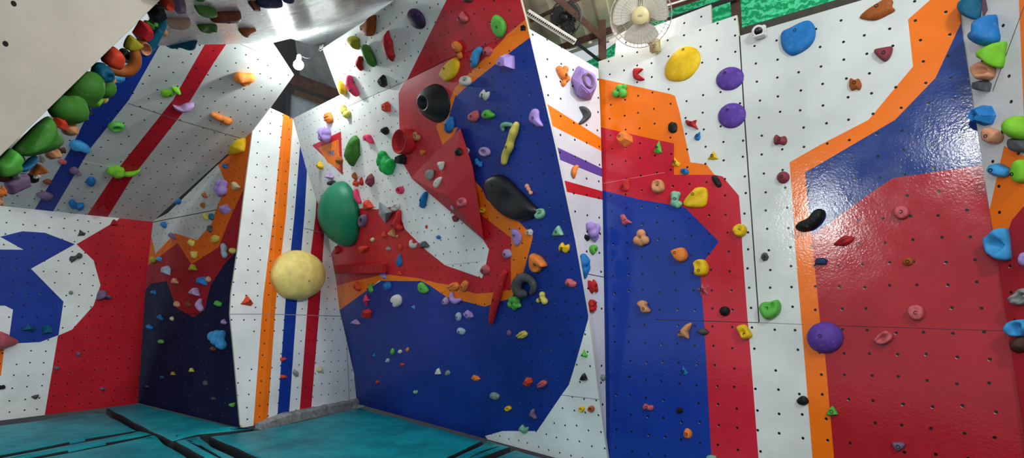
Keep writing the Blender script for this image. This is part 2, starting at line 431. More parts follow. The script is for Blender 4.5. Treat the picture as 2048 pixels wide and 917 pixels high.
# grey kerb under the striped pillar
a, b = fl(513, 852), fl(722, 806)
d = (b - a).normalized(); nrm = Vector((-d.y, d.x, 0))
if nrm.dot(CAM - a) < 0: nrm = -nrm
bm = bmesh.new()
N = 26; secs = []
for i in range(N + 1):
    p = a.lerp(b, i / N); r = random.Random(i)
    hh = .10 * (.35 + .65 * min(1, i / 5)) + r.uniform(-.008, .008); ww = .11 + r.uniform(-.012, .012)
    secs.append([bm.verts.new(p - nrm * .02 + Vector((0, 0, -.05))), bm.verts.new(p - nrm * .02 + Vector((0, 0, hh))), bm.verts.new(p + nrm * (ww * .7) + Vector((0, 0, hh))), bm.verts.new(p + nrm * ww + Vector((0, 0, hh * .7))), bm.verts.new(p + nrm * ww + Vector((0, 0, -.05)))])
for s, t in zip(secs, secs[1:]):
    for i in range(5): bm.faces.new((s[i], s[(i + 1) % 5], t[(i + 1) % 5], t[i]))
bm.faces.new(secs[0]); bm.faces.new(secs[-1][::-1])
struct(from_bm('trim_1', bm, plain_mat('worn_kerb', '8d9190', .8, var=.35, scale=18, bump=.6)), 'worn grey kerb at the foot of the striped pillar', 'kerb')
# ============================================================ small builders
def tube_bm(bm, path, rad, seg=10, closed=False, cap=True):
    """sweep a round section (one radius or one per point) along a path of world points"""
    path = [Vector(p) for p in path]; n = len(path)
    rads = rad if isinstance(rad, (list, tuple)) else [rad] * n
    rings = []; ref = None
    for i, p in enumerate(path):
        a = path[(i - 1) % n] if closed else path[max(0, i - 1)]
        b = path[(i + 1) % n] if closed else path[min(n - 1, i + 1)]
        t = (b - a).normalized()
        if ref is None:
            ref = t.orthogonal().normalized()
        ref = (ref - t * ref.dot(t)).normalized()
        bi = t.cross(ref)
        rings.append([bm.verts.new(p + (ref * math.cos(k * math.tau / seg) + bi * math.sin(k * math.tau / seg)) * rads[i]) for k in range(seg)])
    m = n if closed else n - 1
    for i in range(m):
        r, s = rings[i], rings[(i + 1) % n]
        for k in range(seg): bm.faces.new((r[k], r[(k + 1) % seg], s[(k + 1) % seg], s[k]))
    if cap and not closed:
        bm.faces.new(rings[0][::-1]); bm.faces.new(rings[-1])

def circle(c, x, y, r, n=40, a0=0, a1=math.tau):
    return [c + (x * math.cos(a0 + (a1 - a0) * i / n) + y * math.sin(a0 + (a1 - a0) * i / n)) * r for i in range(n)]

def lathe_bm(bm, c, x, y, z, prof, seg=32):
    """revolve (radius, height) pairs about the axis z through c"""
    last = None
    for r, h in prof:
        if r < 1e-5: ring = [bm.verts.new(c + z * h)]
        else: ring = [bm.verts.new(c + z * h + (x * math.cos(k * math.tau / seg) + y * math.sin(k * math.tau / seg)) * r) for k in range(seg)]
        if last:
            if len(last) == 1 and len(ring) > 1:
                for k in range(seg): bm.faces.new((last[0], ring[k], ring[(k + 1) % seg]))
            elif len(ring) == 1 and len(last) > 1:
                for k in range(seg): bm.faces.new((last[k], last[(k + 1) % seg], ring[0]))
            elif len(ring) > 1:
                for k in range(seg): bm.faces.new((last[k], last[(k + 1) % seg], ring[(k + 1) % seg], ring[k]))
        last = ring

def box_bm(bm, c, x, y, z, sx, sy, sz, bev=0.0):
    vs = [bm.verts.new(c + x * (sx / 2 * i) + y * (sy / 2 * j) + z * (sz / 2 * k)) for i in (-1, 1) for j in (-1, 1) for k in (-1, 1)]
    fs = [bm.faces.new([vs[i] for i in f]) for f in ((0, 1, 3, 2), (4, 6, 7, 5), (0, 4, 5, 1), (2, 3, 7, 6), (0, 2, 6, 4), (1, 5, 7, 3))]
    if bev:
        es = list({e for f in fs for e in f.edges})
        bmesh.ops.bevel(bm, geom=es, offset=bev, segments=2, affect='EDGES')

def bar_bm(bm, a, b, w, t, bev=.004):
    d = (b - a); L = d.length; d.normalize()
    toc = (CAM - (a + b) / 2).normalized()
    y = d.cross(toc).normalized(); z = d.cross(y).normalized()
    box_bm(bm, (a + b) / 2, d, y, z, L, w, t, bev)
def bar(name, a, b, w, t, mat, parent=None):
    bm = bmesh.new(); bar_bm(bm, a, b, w, t); return from_bm(name, bm, mat, parent)
dp = depth_pt
UP = Vector((0, 0, 1))

WOOD = plain_mat('dark_brown_timber', '4a3026', .7, var=.3, scale=7)
STEEL = plain_mat('dark_grey_steel', '33343a', .5, .4)
GALV = plain_mat('galvanised_sheet', 'c4b09c', .38, .25, var=.3, scale=2)
PALE = plain_mat('pale_painted_metal', 'd6d4cc', .45)
CREAM = plain_mat('cream_plastic', 'd8ca94', .4, var=.06)
CLEAR = plain_mat('smoky_fan_plastic', 'a59f94', .35, var=.1)
BLACKP = plain_mat('black_plastic', '111214', .35)
WHITEP = plain_mat('white_plastic', 'e2e2dc', .35, var=.04)
BOARD = plain_mat('grey_soffit_board', '7d7f7f', .6, var=.2, scale=4)

# ---- hanging bulb in the gap between the wall tops
bk = NT('lit_bulb'); bk.b.inputs['Emission Color'].default_value = (.93, 1, 1, 1); bk.b.inputs['Emission Strength'].default_value = 295
root = empty('hanging_bulb', BULB, 'bare glowing bulb hanging on a wire in the gap over the striped pillar', 'lamp')
def child(o, parent):
    o.parent = parent; o.matrix_parent_inverse = Matrix.Translation(parent.location).inverted() if not parent.rotation_euler.z else parent.matrix_world.inverted(); return o
bm = bmesh.new()
lathe_bm(bm, BULB, Vector((1, 0, 0)), Vector((0, 1, 0)), UP, [(0, -.075)] + [(.075 * math.sin(a), -.075 * math.cos(a)) for a in [i * .26 for i in range(1, 10)]] + [(.035, .075), (.03, .1)], 24)
glass = child(from_bm('bulb', bm, bk.m, smooth=True), root)
bm = bmesh.new(); lathe_bm(bm, BULB, Vector((1, 0, 0)), Vector((0, 1, 0)), UP, [(.0, .088), (.034, .09), (.036, .15), (.02, .17), (0, .172)], 16)
child(from_bm('socket', bm, PALE, smooth=True), root)
hook = P_G.hit(641, 99, .05)
p0 = BULB + UP * .17
bm = bmesh.new(); tube_bm(bm, [p0.lerp(hook, t) - UP * .10 * math.sin(t * math.pi) for t in [i / 14 for i in range(15)]], .004, 6)
child(from_bm('wire', bm, STEEL), root)
BULB_L = BULB - UP * .0
bm = bmesh.new()
for k in range(4):
    a = hook + Vector((.03 * (k % 2), 0, .02 * k)); tube_bm(bm, circle(a, Vector((1, 0, .3)).normalized(), UP, (.022 - .003 * k), 14), .004, 6, True)
tag(from_bm('wire_coil', bm, plain_mat('wire_grey', '9a9a96', .5)), 'small coil of pale wire tied where two white panels meet by the bulb', 'wire')

# ---- what shows through that gap
bk2 = bmesh.new(); q = [dp(480, 40, 14), dp(760, 40, 14), dp(760, 300, 14), dp(480, 300, 14)]
bk2.faces.new([bk2.verts.new(v) for v in q]); struct(from_bm('wall_far', bk2, plain_mat('far_dark_boards', '3b3634', .8, var=.3, scale=2)), 'dark boarded wall seen through the gap by the bulb')
bm = bmesh.new(); bm.faces.new([bm.verts.new(v) for v in (dp(590, 80, 11.6), dp(648, 80, 11.0), dp(705, 190, 11.2), dp(600, 150, 12.4))])
struct(from_bm('trim_2', bm, BOARD), 'grey soffit board behind the gap', 'trim')
bar('roof_beam', dp(585, 158, 12), dp(720, 205, 11.5), .22, .1, WOOD)
tag(bpy.data.objects['roof_beam'], 'dark brown timber crossing the gap below the glowing bulb, upper of two', 'beam')
o = bar('roof_beam', dp(590, 185, 12.3), dp(700, 222, 12), .12, .08, plain_mat('mid_brown_timber', '5c4636', .7)); tag(o, 'thin brown timber crossing the gap below the glowing bulb, lower of two', 'beam')
bm = bmesh.new()
for a, b in (((577, 182), (652, 205)), ((577, 182), (574, 260)), ((652, 205), (652, 270))): bar_bm(bm, dp(*a, 12.8), dp(*b, 12.8), .1, .06)
wf = struct(from_bm('window_1', bm, STEEL), 'window frame with a grey pane behind the gap', 'window')
bm = bmesh.new(); bm.faces.new([bm.verts.new(dp(x, y, 12.85)) for x, y in ((578, 184), (652, 206), (652, 280), (574, 280))])
from_bm('pane', bm, plain_mat('grey_pane', '9aa3a8', .25)).parent = wf

# ---- roof over the colour-block wall
P_R = plane3(dp(1110, 112, 8.0), dp(1480, 10, 7.3), dp(1150, -120, 6.2))
bm = bmesh.new(); cs = [P_R.uv(P_R.hit(*p)) for p in ((1040, 135), (1760, -50), (1760, -130), (1010, -130))]
u0, u1 = min(c.x for c in cs), max(c.x for c in cs); v0, v1 = min(c.y for c in cs), max(c.y for c in cs)
low = P_R.uv(P_R.hit(1110, 104)); 
eu = (P_R.uv(P_R.hit(1480, 5)) - P_R.uv(P_R.hit(1110, 104))).normalized(); ev = Vector((-eu.y, eu.x))
if (P_R.at(ev) - P_R.at((0, 0))).z < 0: ev = -ev
NU, NVV = 420, 6; g = []
for i in range(NU + 1):
    row = []
    for j in range(NVV + 1):
        q = low + eu * (-1.2 + 7.0 * i / NU) + ev * (-.1 + 4.2 * j / NVV)
        ph = 7.0 * i / NU / .36 % 1
        row.append(bm.verts.new(P_R.at(q, -.06 * max(0, min(1, (abs(ph - .5) - .2) * 8)))))
    g.append(row)
for i in range(NU):
    for j in range(NVV): bm.faces.new((g[i][j], g[i + 1][j], g[i + 1][j + 1], g[i][j + 1]))
struct(from_bm('ceiling', bm, GALV), 'ribbed metal roof sheets above the walls', 'roof')
def beam(a, da, b, db, w, t, mat, label, name='roof_beam'):
    return tag(bar(name, dp(*a, da), dp(*b, db), w, t, mat), label, 'beam')
beam((1085, 108), 7.7, (1222, 60), 7.3, .09, .08, WOOD, 'dark purlin under the metal roof, running to the brown post by the fans')
beam((1100, -15), 6.4, (1206, 76), 6.9, .075, .08, WOOD, 'dark slanting rafter behind the black wall fan')
beam((1156, 134), 7.5, (1060, 100), 7.6, .05, .05, STEEL, 'dark rail lying over the top edge of the banded side strip')
beam((1060, 42), 7.0, (1240, -40), 6.5, .05, .05, WOOD, 'thin dark purlin at the top of the roof near the red peak')
beam((1120, 112), 7.9, (1240, 70), 7.6, .05, .03, PALE, 'pale bar standing for the bright gap below the roof purlin')  # pale bar put in place of a gap where light shows through
beam((1220, 86), 6.9, (1262, 62), 6.7, .07, .03, PALE, 'short pale bracket plate beside the white fan')
o = beam((1054, 24), 6.1, (1150, 84), 6.5, .075, .03, PALE, 'white perforated rail slanting down from the red peak', 'slotted_rail')
bm = bmesh.new(); a, b = dp(1054, 24, 6.07), dp(1150, 84, 6.47)
d = (b - a).normalized(); toc = (CAM - a).normalized(); yy = d.cross(toc).normalized()
for i in range(26):
    c = a.lerp(b, (i + .5) / 26); box_bm(bm, c, d, yy, toc, .02, .018, .006)
child(from_bm('slot', bm, BLACKP), o)
beam((1150, 84), 6.5, (1200, 122), 6.9, .04, .04, STEEL, 'dark conduit carrying on from the white perforated rail')
beam((1120, 104), 6.6, (1205, 146), 6.9, .035, .035, STEEL, 'dark cable run above the top edge of the banded side strip')
def post(x, y0, y1, d, w, label):
    a = dp(x, y1, d); top = a + UP * ((y1 - y0) / F * d * 1.25)
    return tag(bar('roof_post', a, top, w, w, WOOD), label, 'post')
post(1206, 62, 180, 7.0, .10, 'brown steel post rising where the banded strip meets the colour-block wall')
post(1477, -30, 110, 6.5, .11, 'brown post standing behind the split in the top of the colour-block wall')
beam((1330, 42), 6.6, (1475, -6), 6.5, .055, .05, BLACKP, 'black beam running beside the white fan to the brown post')
beam((1300, 22), 6.7, (1470, -30), 6.5, .10, .06, plain_mat('red_brown_timber', '4f2a24', .6), 'red-brown beam above the black beam beside the white fan')
beam((1330, 12), 6.55, (1400, -10), 6.5, .02, .02, PALE, 'pale conduit along the red-brown beam beside the white fan')
a, b = P_J.hit(1479, 66, -.1), P_J.hit(1740, -10, -.1)
tag(bar('roof_beam', a, b, .085, .08, plain_mat('olive_steel', '4b483d', .6)), 'olive-brown rail along the top of the wall above the security camera', 'beam')
# green shade netting
gk = NT('green_shade_net'); tc = gk.n('ShaderNodeTexCoord').outputs['Object']
wv = gk.n('ShaderNodeTexWave'); wv.inputs['Scale'].default_value = 7; wv.inputs['Distortion'].default_value = 7; wv.inputs['Detail'].default_value = 5; wv.inputs['Detail Scale'].default_value = 2.5; wv.bands_direction = 'DIAGONAL'; gk.l(tc, wv.inputs['Vector'])
cc = gk.mix(gk.ramp(wv.outputs['Fac'], .2, .95), lin('12804f'), lin('45b883'))
gk.l(cc, gk.b.inputs['Base Color']); gk.b.inputs['Roughness'].default_value = .6
tr = gk.n('ShaderNodeBsdfTranslucent'); gk.l(cc, tr.inputs[0]); mx = gk.n('ShaderNodeMixShader'); mx.inputs[0].default_value = .6
gk.l(gk.b.outputs[0], mx.inputs[1]); gk.l(tr.outputs[0], mx.inputs[2]); gk.l(mx.outputs[0], gk.out.inputs[0])
gk.bump(wv.outputs['Fac'], .8, .03)
NET0 = hb1 - P_J.n * 1.15
bm = bmesh.new(); g = []
for i in range(61):
    row = []
    for j in range(31):
        p = NET0 + jdir * (-1.6 + 6.0 * i / 60)
        zt = P_R.p.z - ((p - P_R.p).xy.dot(P_R.n.xy)) / P_R.n.z - .08
        p = p + UP * (3.4 + (zt - 3.4) * j / 30)
        row.append(bm.verts.new(p - P_J.n * (.05 * noise.noise(p * 2.3) + .02 * noise.noise(p * 9))))
    g.append(row)
for i in range(60):
    for j in range(30): bm.faces.new((g[i][j], g[i + 1][j], g[i + 1][j + 1], g[i][j + 1]))
tag(from_bm('shade_net', bm, gk.m, smooth=True), 'crumpled green netting hung behind the top of the colour-block wall', 'net')
# extra board behind the white fan
P_J2 = Plane(P_J.p - P_J.n * .06, P_J.n)
panel('wall_right_board', [dict(plane=P_J2, outline=[(1228, 125), (1232, 82), (1422, 9), (1424, 60), (1300, 120)], base='c9ced0', spacing=.178)], 'white board standing behind the top edge of the wall by the fan')

# ---- fans
def fan(center, axis, R, cols, label, mount_px, nspoke=44, depth=.11):
    z = axis.normalized(); x = UP.cross(z).normalized(); y = z.cross(x)
    m_cage, m_blade, m_hub, m_mount = cols
    root = empty('wall_fan', center, label, 'fan')
    def add(name, bm, mat, smooth=True):
        return child(from_bm(name, bm, mat, smooth=smooth), root)
    for nm, s in (('front_cage', 1), ('rear_cage', -1)):
        bm = bmesh.new()
        tube_bm(bm, circle(center + z * (.012 * s), x, y, R, 48), .0045, 6, True)
        tube_bm(bm, circle(center + z * (s * depth * .42), x, y, R * .86, 40), .002, 5, True)
        tube_bm(bm, circle(center + z * (s * depth * .52), x, y, R * .62, 36), .002, 5, True)
        for k in range(nspoke):
            d = x * math.cos(k * math.tau / nspoke) + y * math.sin(k * math.tau / nspoke)
            tube_bm(bm, [center + d * R * .24 + z * (s * depth * .56), center + d * R * .7 + z * (s * depth * .5), center + d * R * .92 + z * (s * depth * .34), center + d * R + z * (.012 * s)], .0016, 4, cap=False)
        add(nm, bm, m_cage)
    bm = bmesh.new(); lathe_bm(bm, center + z * depth * .5, x, y, z, [(R * .27, 0), (R * .285, .012), (R * .27, .022), (R * .1, .027), (0, .028)], 32); hub = add('hub_cap', bm, m_hub)
    bm = bmesh.new(); box_bm(bm, center + z * (depth * .5 + .029), x, y, z, R * .13, R * .06, .004); child(from_bm('badge', bm, m_cage), root)
    for k in range(3):
        a0 = k * math.tau / 3 + .5; bm = bmesh.new(); rows = []
        for i in range(9):
            r = R * (.18 + .72 * i / 8); row = []
            for j in range(9):
                wd = 1.75 - .55 * abs(i / 8 - .55)
                a = a0 + (j / 8 - .5) * wd * (1 - .12 * (i == 8))
                row.append(bm.verts.new(center + (x * math.cos(a) + y * math.sin(a)) * r + z * ((j / 8 - .5) * .055)))
            rows.append(row)
        for i in range(8):
            for j in range(8): bm.faces.new((rows[i][j], rows[i + 1][j], rows[i + 1][j + 1], rows[i][j + 1]))
        add('blade', bm, m_blade)
    bm = bmesh.new(); lathe_bm(bm, center, x, y, -z, [(0, .02), (R * .3, .03), (R * .32, .1), (R * .24, .2), (R * .1, .22), (0, .222)], 24); add('motor', bm, m_mount)
    mp = mount_px
    bm = bmesh.new(); tube_bm(bm, [center - z * .15, center - z * .17 - y * R * .6, mp + z * .05, mp], [.035, .033, .035, .045], 12); add('arm', bm, m_mount)
    bm = bmesh.new(); box_bm(bm, mp - z * .0, x, y, z, .115, .15, .07, .015); add('mount', bm, m_mount)
    return root
fc = dp(1281, 32, 5.75)
ax = (CAM + Vector((-.25, 0, .3)) - fc).normalized()
fan(fc, ax, .315, (CLEAR, plain_mat('fan_blade', 'c9c2b4', .3, var=.05), CREAM, CREAM), 'white wall fan with a cream hub above the orange top of the colour-block wall', P_J.hit(1310, 92, .06))
f2 = dp(1131, 36, 6.7)
fan(f2, Vector((-.55, -.8, -.35)), .21, (plain_mat('dark_cage', '4d4f54', .4, .5), plain_mat('dark_blade', '35363a', .4), BLACKP, BLACKP), 'dark grey caged fan under the metal roof beside the red peak', dp(1112, 40, 7.1), 30)

# ---- security camera
cpt = P_J.hit(1522, 66); n = P_J.n; x = P_J.u; y = UP
if x.dot(ray(1500, 400).cross(UP)) < 0: x = -x
root = empty('security_camera', cpt, 'small white security camera with a black lens on the wall top', 'camera')
bm = bmesh.new(); box_bm(bm, cpt + n * .018, x, y, n, .105, .12, .036, .008); child(from_bm('base_plate', bm, WHITEP), root)
bm = bmesh.new(); box_bm(bm, cpt + n * .05 - y * .055, x, y, n, .1, .02, .07, .004); child(from_bm('bracket', bm, WHITEP), root)
cz = (ray(1515, 60) * -1).normalized(); cx = UP.cross(cz).normalized(); cy = cz.cross(cx); cc0 = cpt + n * .05 - x * .01
bm = bmesh.new(); lathe_bm(bm, cc0, cx, cy, cz, [(.03, -.02), (.056, .0), (.058, .03), (.05, .05), (.042, .052), (.036, .046)], 28); child(from_bm('housing', bm, WHITEP, smooth=True), root)
bm = bmesh.new(); lathe_bm(bm, cc0, cx, cy, cz, [(.037, .046), (.03, .052), (.015, .058), (0, .06)], 24); child(from_bm('lens', bm, BLACKP, smooth=True), root)
# ============================================================ climbing holds
HEX = dict(red='c3282a', rred='b02228', ored='d8452a', pink='e23d68', coral='c8606a', org='e58238', dorg='a85a24', tan='cf9468', peach='d99a78', yel='e6bd1e', lyel='d6c85e',
           cream='d3c9a0', grn='5cb548', lime='7cc832', dgrn='3f7f2a', bgrn='18b04e', mint='7fb89a', sage='7f948c', blu='2277bd', lblu='3f9bd6', teal='0f5f7d', ice='9fb4c6', nvy='22365c',
           lav='a58bd0', plav='b79ac8', pur='5d3f9c', dpur='39264a', mauve='77607f', mar='8c3c4a', blk='191a1c', gry='4d5053', lgry='8f9492', wht='d8d6ce', brn='7c4428', dbrn='4a3028', olv='a8a02a', beige='b8a690')
def hold_mat(c):
    key = ('hold', c)
    if key in _mats: return _mats[key]
    k = NT('hold_resin_' + c); tc = k.n('ShaderNodeTexCoord').outputs['Object']
    base = lin(HEX[c]); nz = k.noise(tc, 9, 4); dust = k.ramp(k.noise(tc, 22, 4, .65), .56, .8)
    col = k.mix(k.ramp(nz, .3, .7), tuple(v * .8 for v in base[:3]) + (1,), tuple(min(1, v * 1.12) for v in base[:3]) + (1,))
    col = k.mix(k.math('MULTIPLY', dust, .16), col, lin('d9d4cb'))
    k.l(col, k.b.inputs['Base Color']); k.b.inputs['Roughness'].default_value = .6; k.b.inputs['Specular IOR Level'].default_value = .22
    k.bump(k.noise(tc, 160, 2), .25, .002)
    _mats[key] = k.m
    return k.m
BOLT_MAT = plain_mat('dark_bolt', '1b1a19', .45, .3, bump=0)
_bm = bmesh.new()
lathe_bm(_bm, Vector(), Vector((1, 0, 0)), Vector((0, 1, 0)), Vector((0, 0, 1)), [(.0125, -.012), (.0125, .003), (.0105, .004), (.0085, .0035), (.008, -.004), (0, -.004)], 14)
bmesh.ops.recalc_face_normals(_bm, faces=_bm.faces[:])
BOLT_ME = bpy.data.meshes.new('bolt'); _bm.to_mesh(BOLT_ME); _bm.free(); BOLT_ME.materials.append(BOLT_MAT)

def crom(pts, n=34):
    """closed smooth curve through the points"""
    N = len(pts); out = []
    per = max(2, round(n / N))
    for i in range(N):
        p0, p1, p2, p3 = (Vector(pts[(i + k) % N]) for k in (-1, 0, 1, 2))
        for j in range(per):
            t = j / per
            out.append(.5 * ((2 * p1) + (p2 - p0) * t + (2 * p0 - 5 * p1 + 4 * p2 - p3) * t * t + (3 * p1 - p0 - 3 * p2 + p3) * t ** 3))
    return out
def lerp_closed(pts, n=34):
    N = len(pts); per = max(2, round(n / N)); out = []
    for i in range(N):
        a, b = Vector(pts[i]), Vector(pts[(i + 1) % N])
        out += [a.lerp(b, j / per) for j in range(per)]
    return out
OV = [(math.cos(i * math.tau / 8), math.sin(i * math.tau / 8)) for i in range(8)]
SH = {  # outline, smooth?, ring profile, options
 'oval':  (OV, 1, 'round', {}),
 'dome':  (OV, 1, 'round', dict(noise=.03)),
 'egg':   ([(0, -1), (.7, -.75), (1, -.1), (.75, .55), (.3, .95), (-.15, 1), (-.6, .6), (-.95, -.05), (-.75, -.72)], 1, 'round', dict(noise=.05)),
 'blob':  ([(-.9, -.3), (-.3, -1), (.55, -.85), (1, -.1), (.7, .75), (.05, 1), (-.65, .8), (-1, .25)], 1, 'flat', dict(noise=.12, scoop=(.1, .25, .5, .35))),
 'jug':   ([(-.95, -.25), (-.55, -.9), (.35, -1), (.95, -.5), (1, .35), (.5, .95), (-.35, .9), (-.9, .5)], 1, 'flat', dict(noise=.1, scoop=(.05, .35, .55, .75))),
 'pill':  ([(-1, 0), (-.85, -.7), (-.3, -1), (.4, -.95), (.9, -.65), (1, 0), (.85, .7), (.3, .95), (-.35, 1), (-.85, .65)], 1, 'round', dict(noise=.06)),
 'bean':  ([(-1, -.1), (-.7, -.85), (-.05, -.75), (.6, -.95), (1, -.2), (.75, .65), (.1, .55), (-.6, .95)], 1, 'round', dict(noise=.08)),
 'peanut': ([(-1, 0), (-.65, -.95), (-.05, -.45), (.6, -1), (1, -.1), (.7, .9), (.05, .45), (-.6, .95)], 1, 'round', dict(noise=.06)),
 'half':  ([(-1, .75), (-.85, .1), (-.45, -.6), (0, -.95), (.5, -.6), (.9, .1), (1, .75), (0, .85)], 1, 'ridge', dict(noise=.05)),
 'leaf':  ([(-1, 0), (-.55, -.55), (0, -.9), (.55, -.65), (1, 0), (.5, .7), (0, .95), (-.5, .6)], 1, 'ridge', dict(noise=.05)),
 'drop':  ([(0, 1), (.35, .45), (.85, -.2), (.75, -.75), (0, -1), (-.75, -.75), (-.85, -.2), (-.35, .45)], 1, 'round', dict(noise=.06)),
 'shard': ([(-.25, 1), (.35, .75), (.75, .1), (1, -.55), (.35, -1), (-.45, -.55), (-1, .1), (-.75, .6)], 0, 'facet', dict(ax=.1)),
 'tri':   ([(-1, -.8), (0, -.95), (1, -.75), (.6, .1), (.05, 1), (-.5, .15)], 0, 'cone', dict(ay=-.2, noise=.05)),
 'rtri':  ([(-.9, -.9), (.9, -.85), (1, -.5), (.25, .95), (-.2, .95), (-1, -.5)], 1, 'flat', dict(noise=.08)),
 'fin':   ([(-1, -.6), (-.2, -.75), (.55, -1), (1, -.45), (.5, .05), (.15, .55), (-.1, 1), (-.35, .35)], 0, 'cone', dict(ay=-.15, noise=.06)),
 'star':  ([(0, 1), (.25, .3), (1, .35), (.4, -.2), (.65, -1), (0, -.45), (-.7, -.9), (-.4, -.15), (-1, .4), (-.25, .3)], 0, 'cone', dict(noise=.08)),
 'pyr':   ([(-1, -.7), (.15, -1), (1, -.25), (.25, 1), (-.6, .55)], 0, 'facet1', {}),
 'block': ([(-1, -.8), (.75, -1), (1, .3), (.3, 1), (-.8, .75)], 0, 'facet', {}),
 'rock':  ([(-.95, -.4), (-.3, -1), (.65, -.8), (1, 0), (.5, .9), (-.35, 1), (-.85, .5)], 0, 'facet', dict(noise=.12)),
 'ring':  (OV, 1, 'donut', dict(noise=.05)),
 'pocket': (OV, 1, 'pocket', {}),
 'ridge': ([(-1, -.2), (-.5, -.8), (.3, -.95), (1, -.4), (.85, .4), (.2, .95), (-.6, .75)], 1, 'round', dict(groove=5, noise=.08)),
 'shell': ([(-1, -.7), (-.3, -1), (.5, -.8), (1, -.1), (.95, .6), (.2, 1), (-.45, .55), (-.75, 0)], 1, 'flat', dict(groove=3.2, noise=.04)),
 'wing':  ([(-.7, .2), (-.2, 1), (.35, .75), (.45, 0), (1, -.8), (.6, -1), (.1, -.55), (-.75, -.45)], 1, 'ridge', dict(noise=.05)),
 'heart': ([(-.75, .95), (-.25, 1), (.15, .35), (.75, .3), (1, -.25), (.75, -.85), (-.2, -1), (-.6, -.55), (-1, .1)], 1, 'flat', dict(noise=.1, scoop=(-.1, 0, .35, .4))),
 'D':     ([(-1, .85), (-.95, -.2), (-.55, -.85), (.2, -1), (.85, -.6), (1, .2), (.6, .9), (-.2, 1)], 1, 'flat', dict(noise=.05)),
}
RING = {
 'round': [(math.cos(a), math.sin(a)) for a in [i * math.pi / 2 / 7 for i in range(8)]],
 'flat': [(1, 0), (.98, .35), (.93, .65), (.84, .85), (.7, .95), (.5, 1), (.25, 1.02), (0, 1.02)],
 'cone': [(1, 0), (.93, .18), (.74, .36), (.54, .56), (.34, .76), (.18, .93), (.08, 1), (0, 1.01)],
 'ridge': [(1, 0), (.96, .3), (.86, .55), (.68, .78), (.45, .93), (.22, 1), (0, 1.02)],
 'facet': [(1, 0), (.94, .28), (.62, .93), (.56, 1), (0, 1.0)],
 'facet1': [(1, 0), (.96, .06), (.06, 1), (0, 1.02)],
 'donut': [(1, 0), (.99, .4), (.93, .75), (.8, .96), (.66, 1), (.52, .94), (.42, .75), (.37, .45), (.34, .2), (0, .16)],
 'pocket': [(1, 0), (.97, .1), (.9, .3), (.77, .58), (.6, .82), (.46, .97), (.42, 1), (.37, 1), (.34, .93), (.3, .6), (.27, .3), (0, .25)],
 'cup': [(1, 0), (1, .3), (1, .6), (.99, .9), (.96, 1), (.88, 1.0), (.83, .9), (.7, .5), (.4, .35), (0, .3)],
}
HOLDS = []
GROUP = None
def frame(plane, x, y, ctr_off):
    c = plane.hit(x, y, ctr_off)
    px = (c - CAM).length / F
    U = plane.hit(x + 1, y, ctr_off) - c; V = plane.hit(x, y - 1, ctr_off) - c
    for q in (U, V):
        if q.length > 1.55 * px: q *= 1.55 * px / q.length
    return c, U, V, px
def finish(name, bm, plane, c, z, col, label, smooth, bolt, px, U, V, boff=(0, 0), cat='climbing hold', group=None, autos=None):
    base = c
    R = Matrix((plane.u, plane.v, plane.n)).transposed()
    if R.determinant() < 0: R = Matrix((-plane.u, plane.v, plane.n)).transposed()
    M = Matrix.Translation(base) @ R.to_4x4()
    Mi = M.inverted()
    for v in bm.verts: v.co = Mi @ v.co
    bmesh.ops.recalc_face_normals(bm, faces=bm.faces[:])
    bvh = BVHTree.FromBMesh(bm) if bolt else None
    me = bpy.data.meshes.new(name); bm.to_mesh(me); bm.free()
    for p in me.polygons: p.use_smooth = smooth
    o = link(name, me, hold_mat(col)); o.matrix_world = M
    tag(o, label, cat, group or ('hollow climbing volumes' if 'volume' in cat else GROUP))
    if bolt:
        q = Mi.to_3x3() @ (U * boff[0] + V * boff[1])
        loc, nrm, _, _ = bvh.ray_cast(Vector((q.x, q.y, 5)), Vector((0, 0, -1)))
        if loc is not None:
            b = bpy.data.objects.new('bolt', BOLT_ME); C.objects.link(b); b.parent = o
            nn = (nrm + Vector((0, 0, 1.2))).normalized()
            b.matrix_local = Matrix.Translation(loc) @ nn.to_track_quat('Z', 'Y').to_matrix().to_4x4()
            s = min(1.15, max(.55, px * 2.9 / .0125)) if bolt is True else bolt
            b.scale = (s, s, s)
    HOLDS.append(o)
    return o
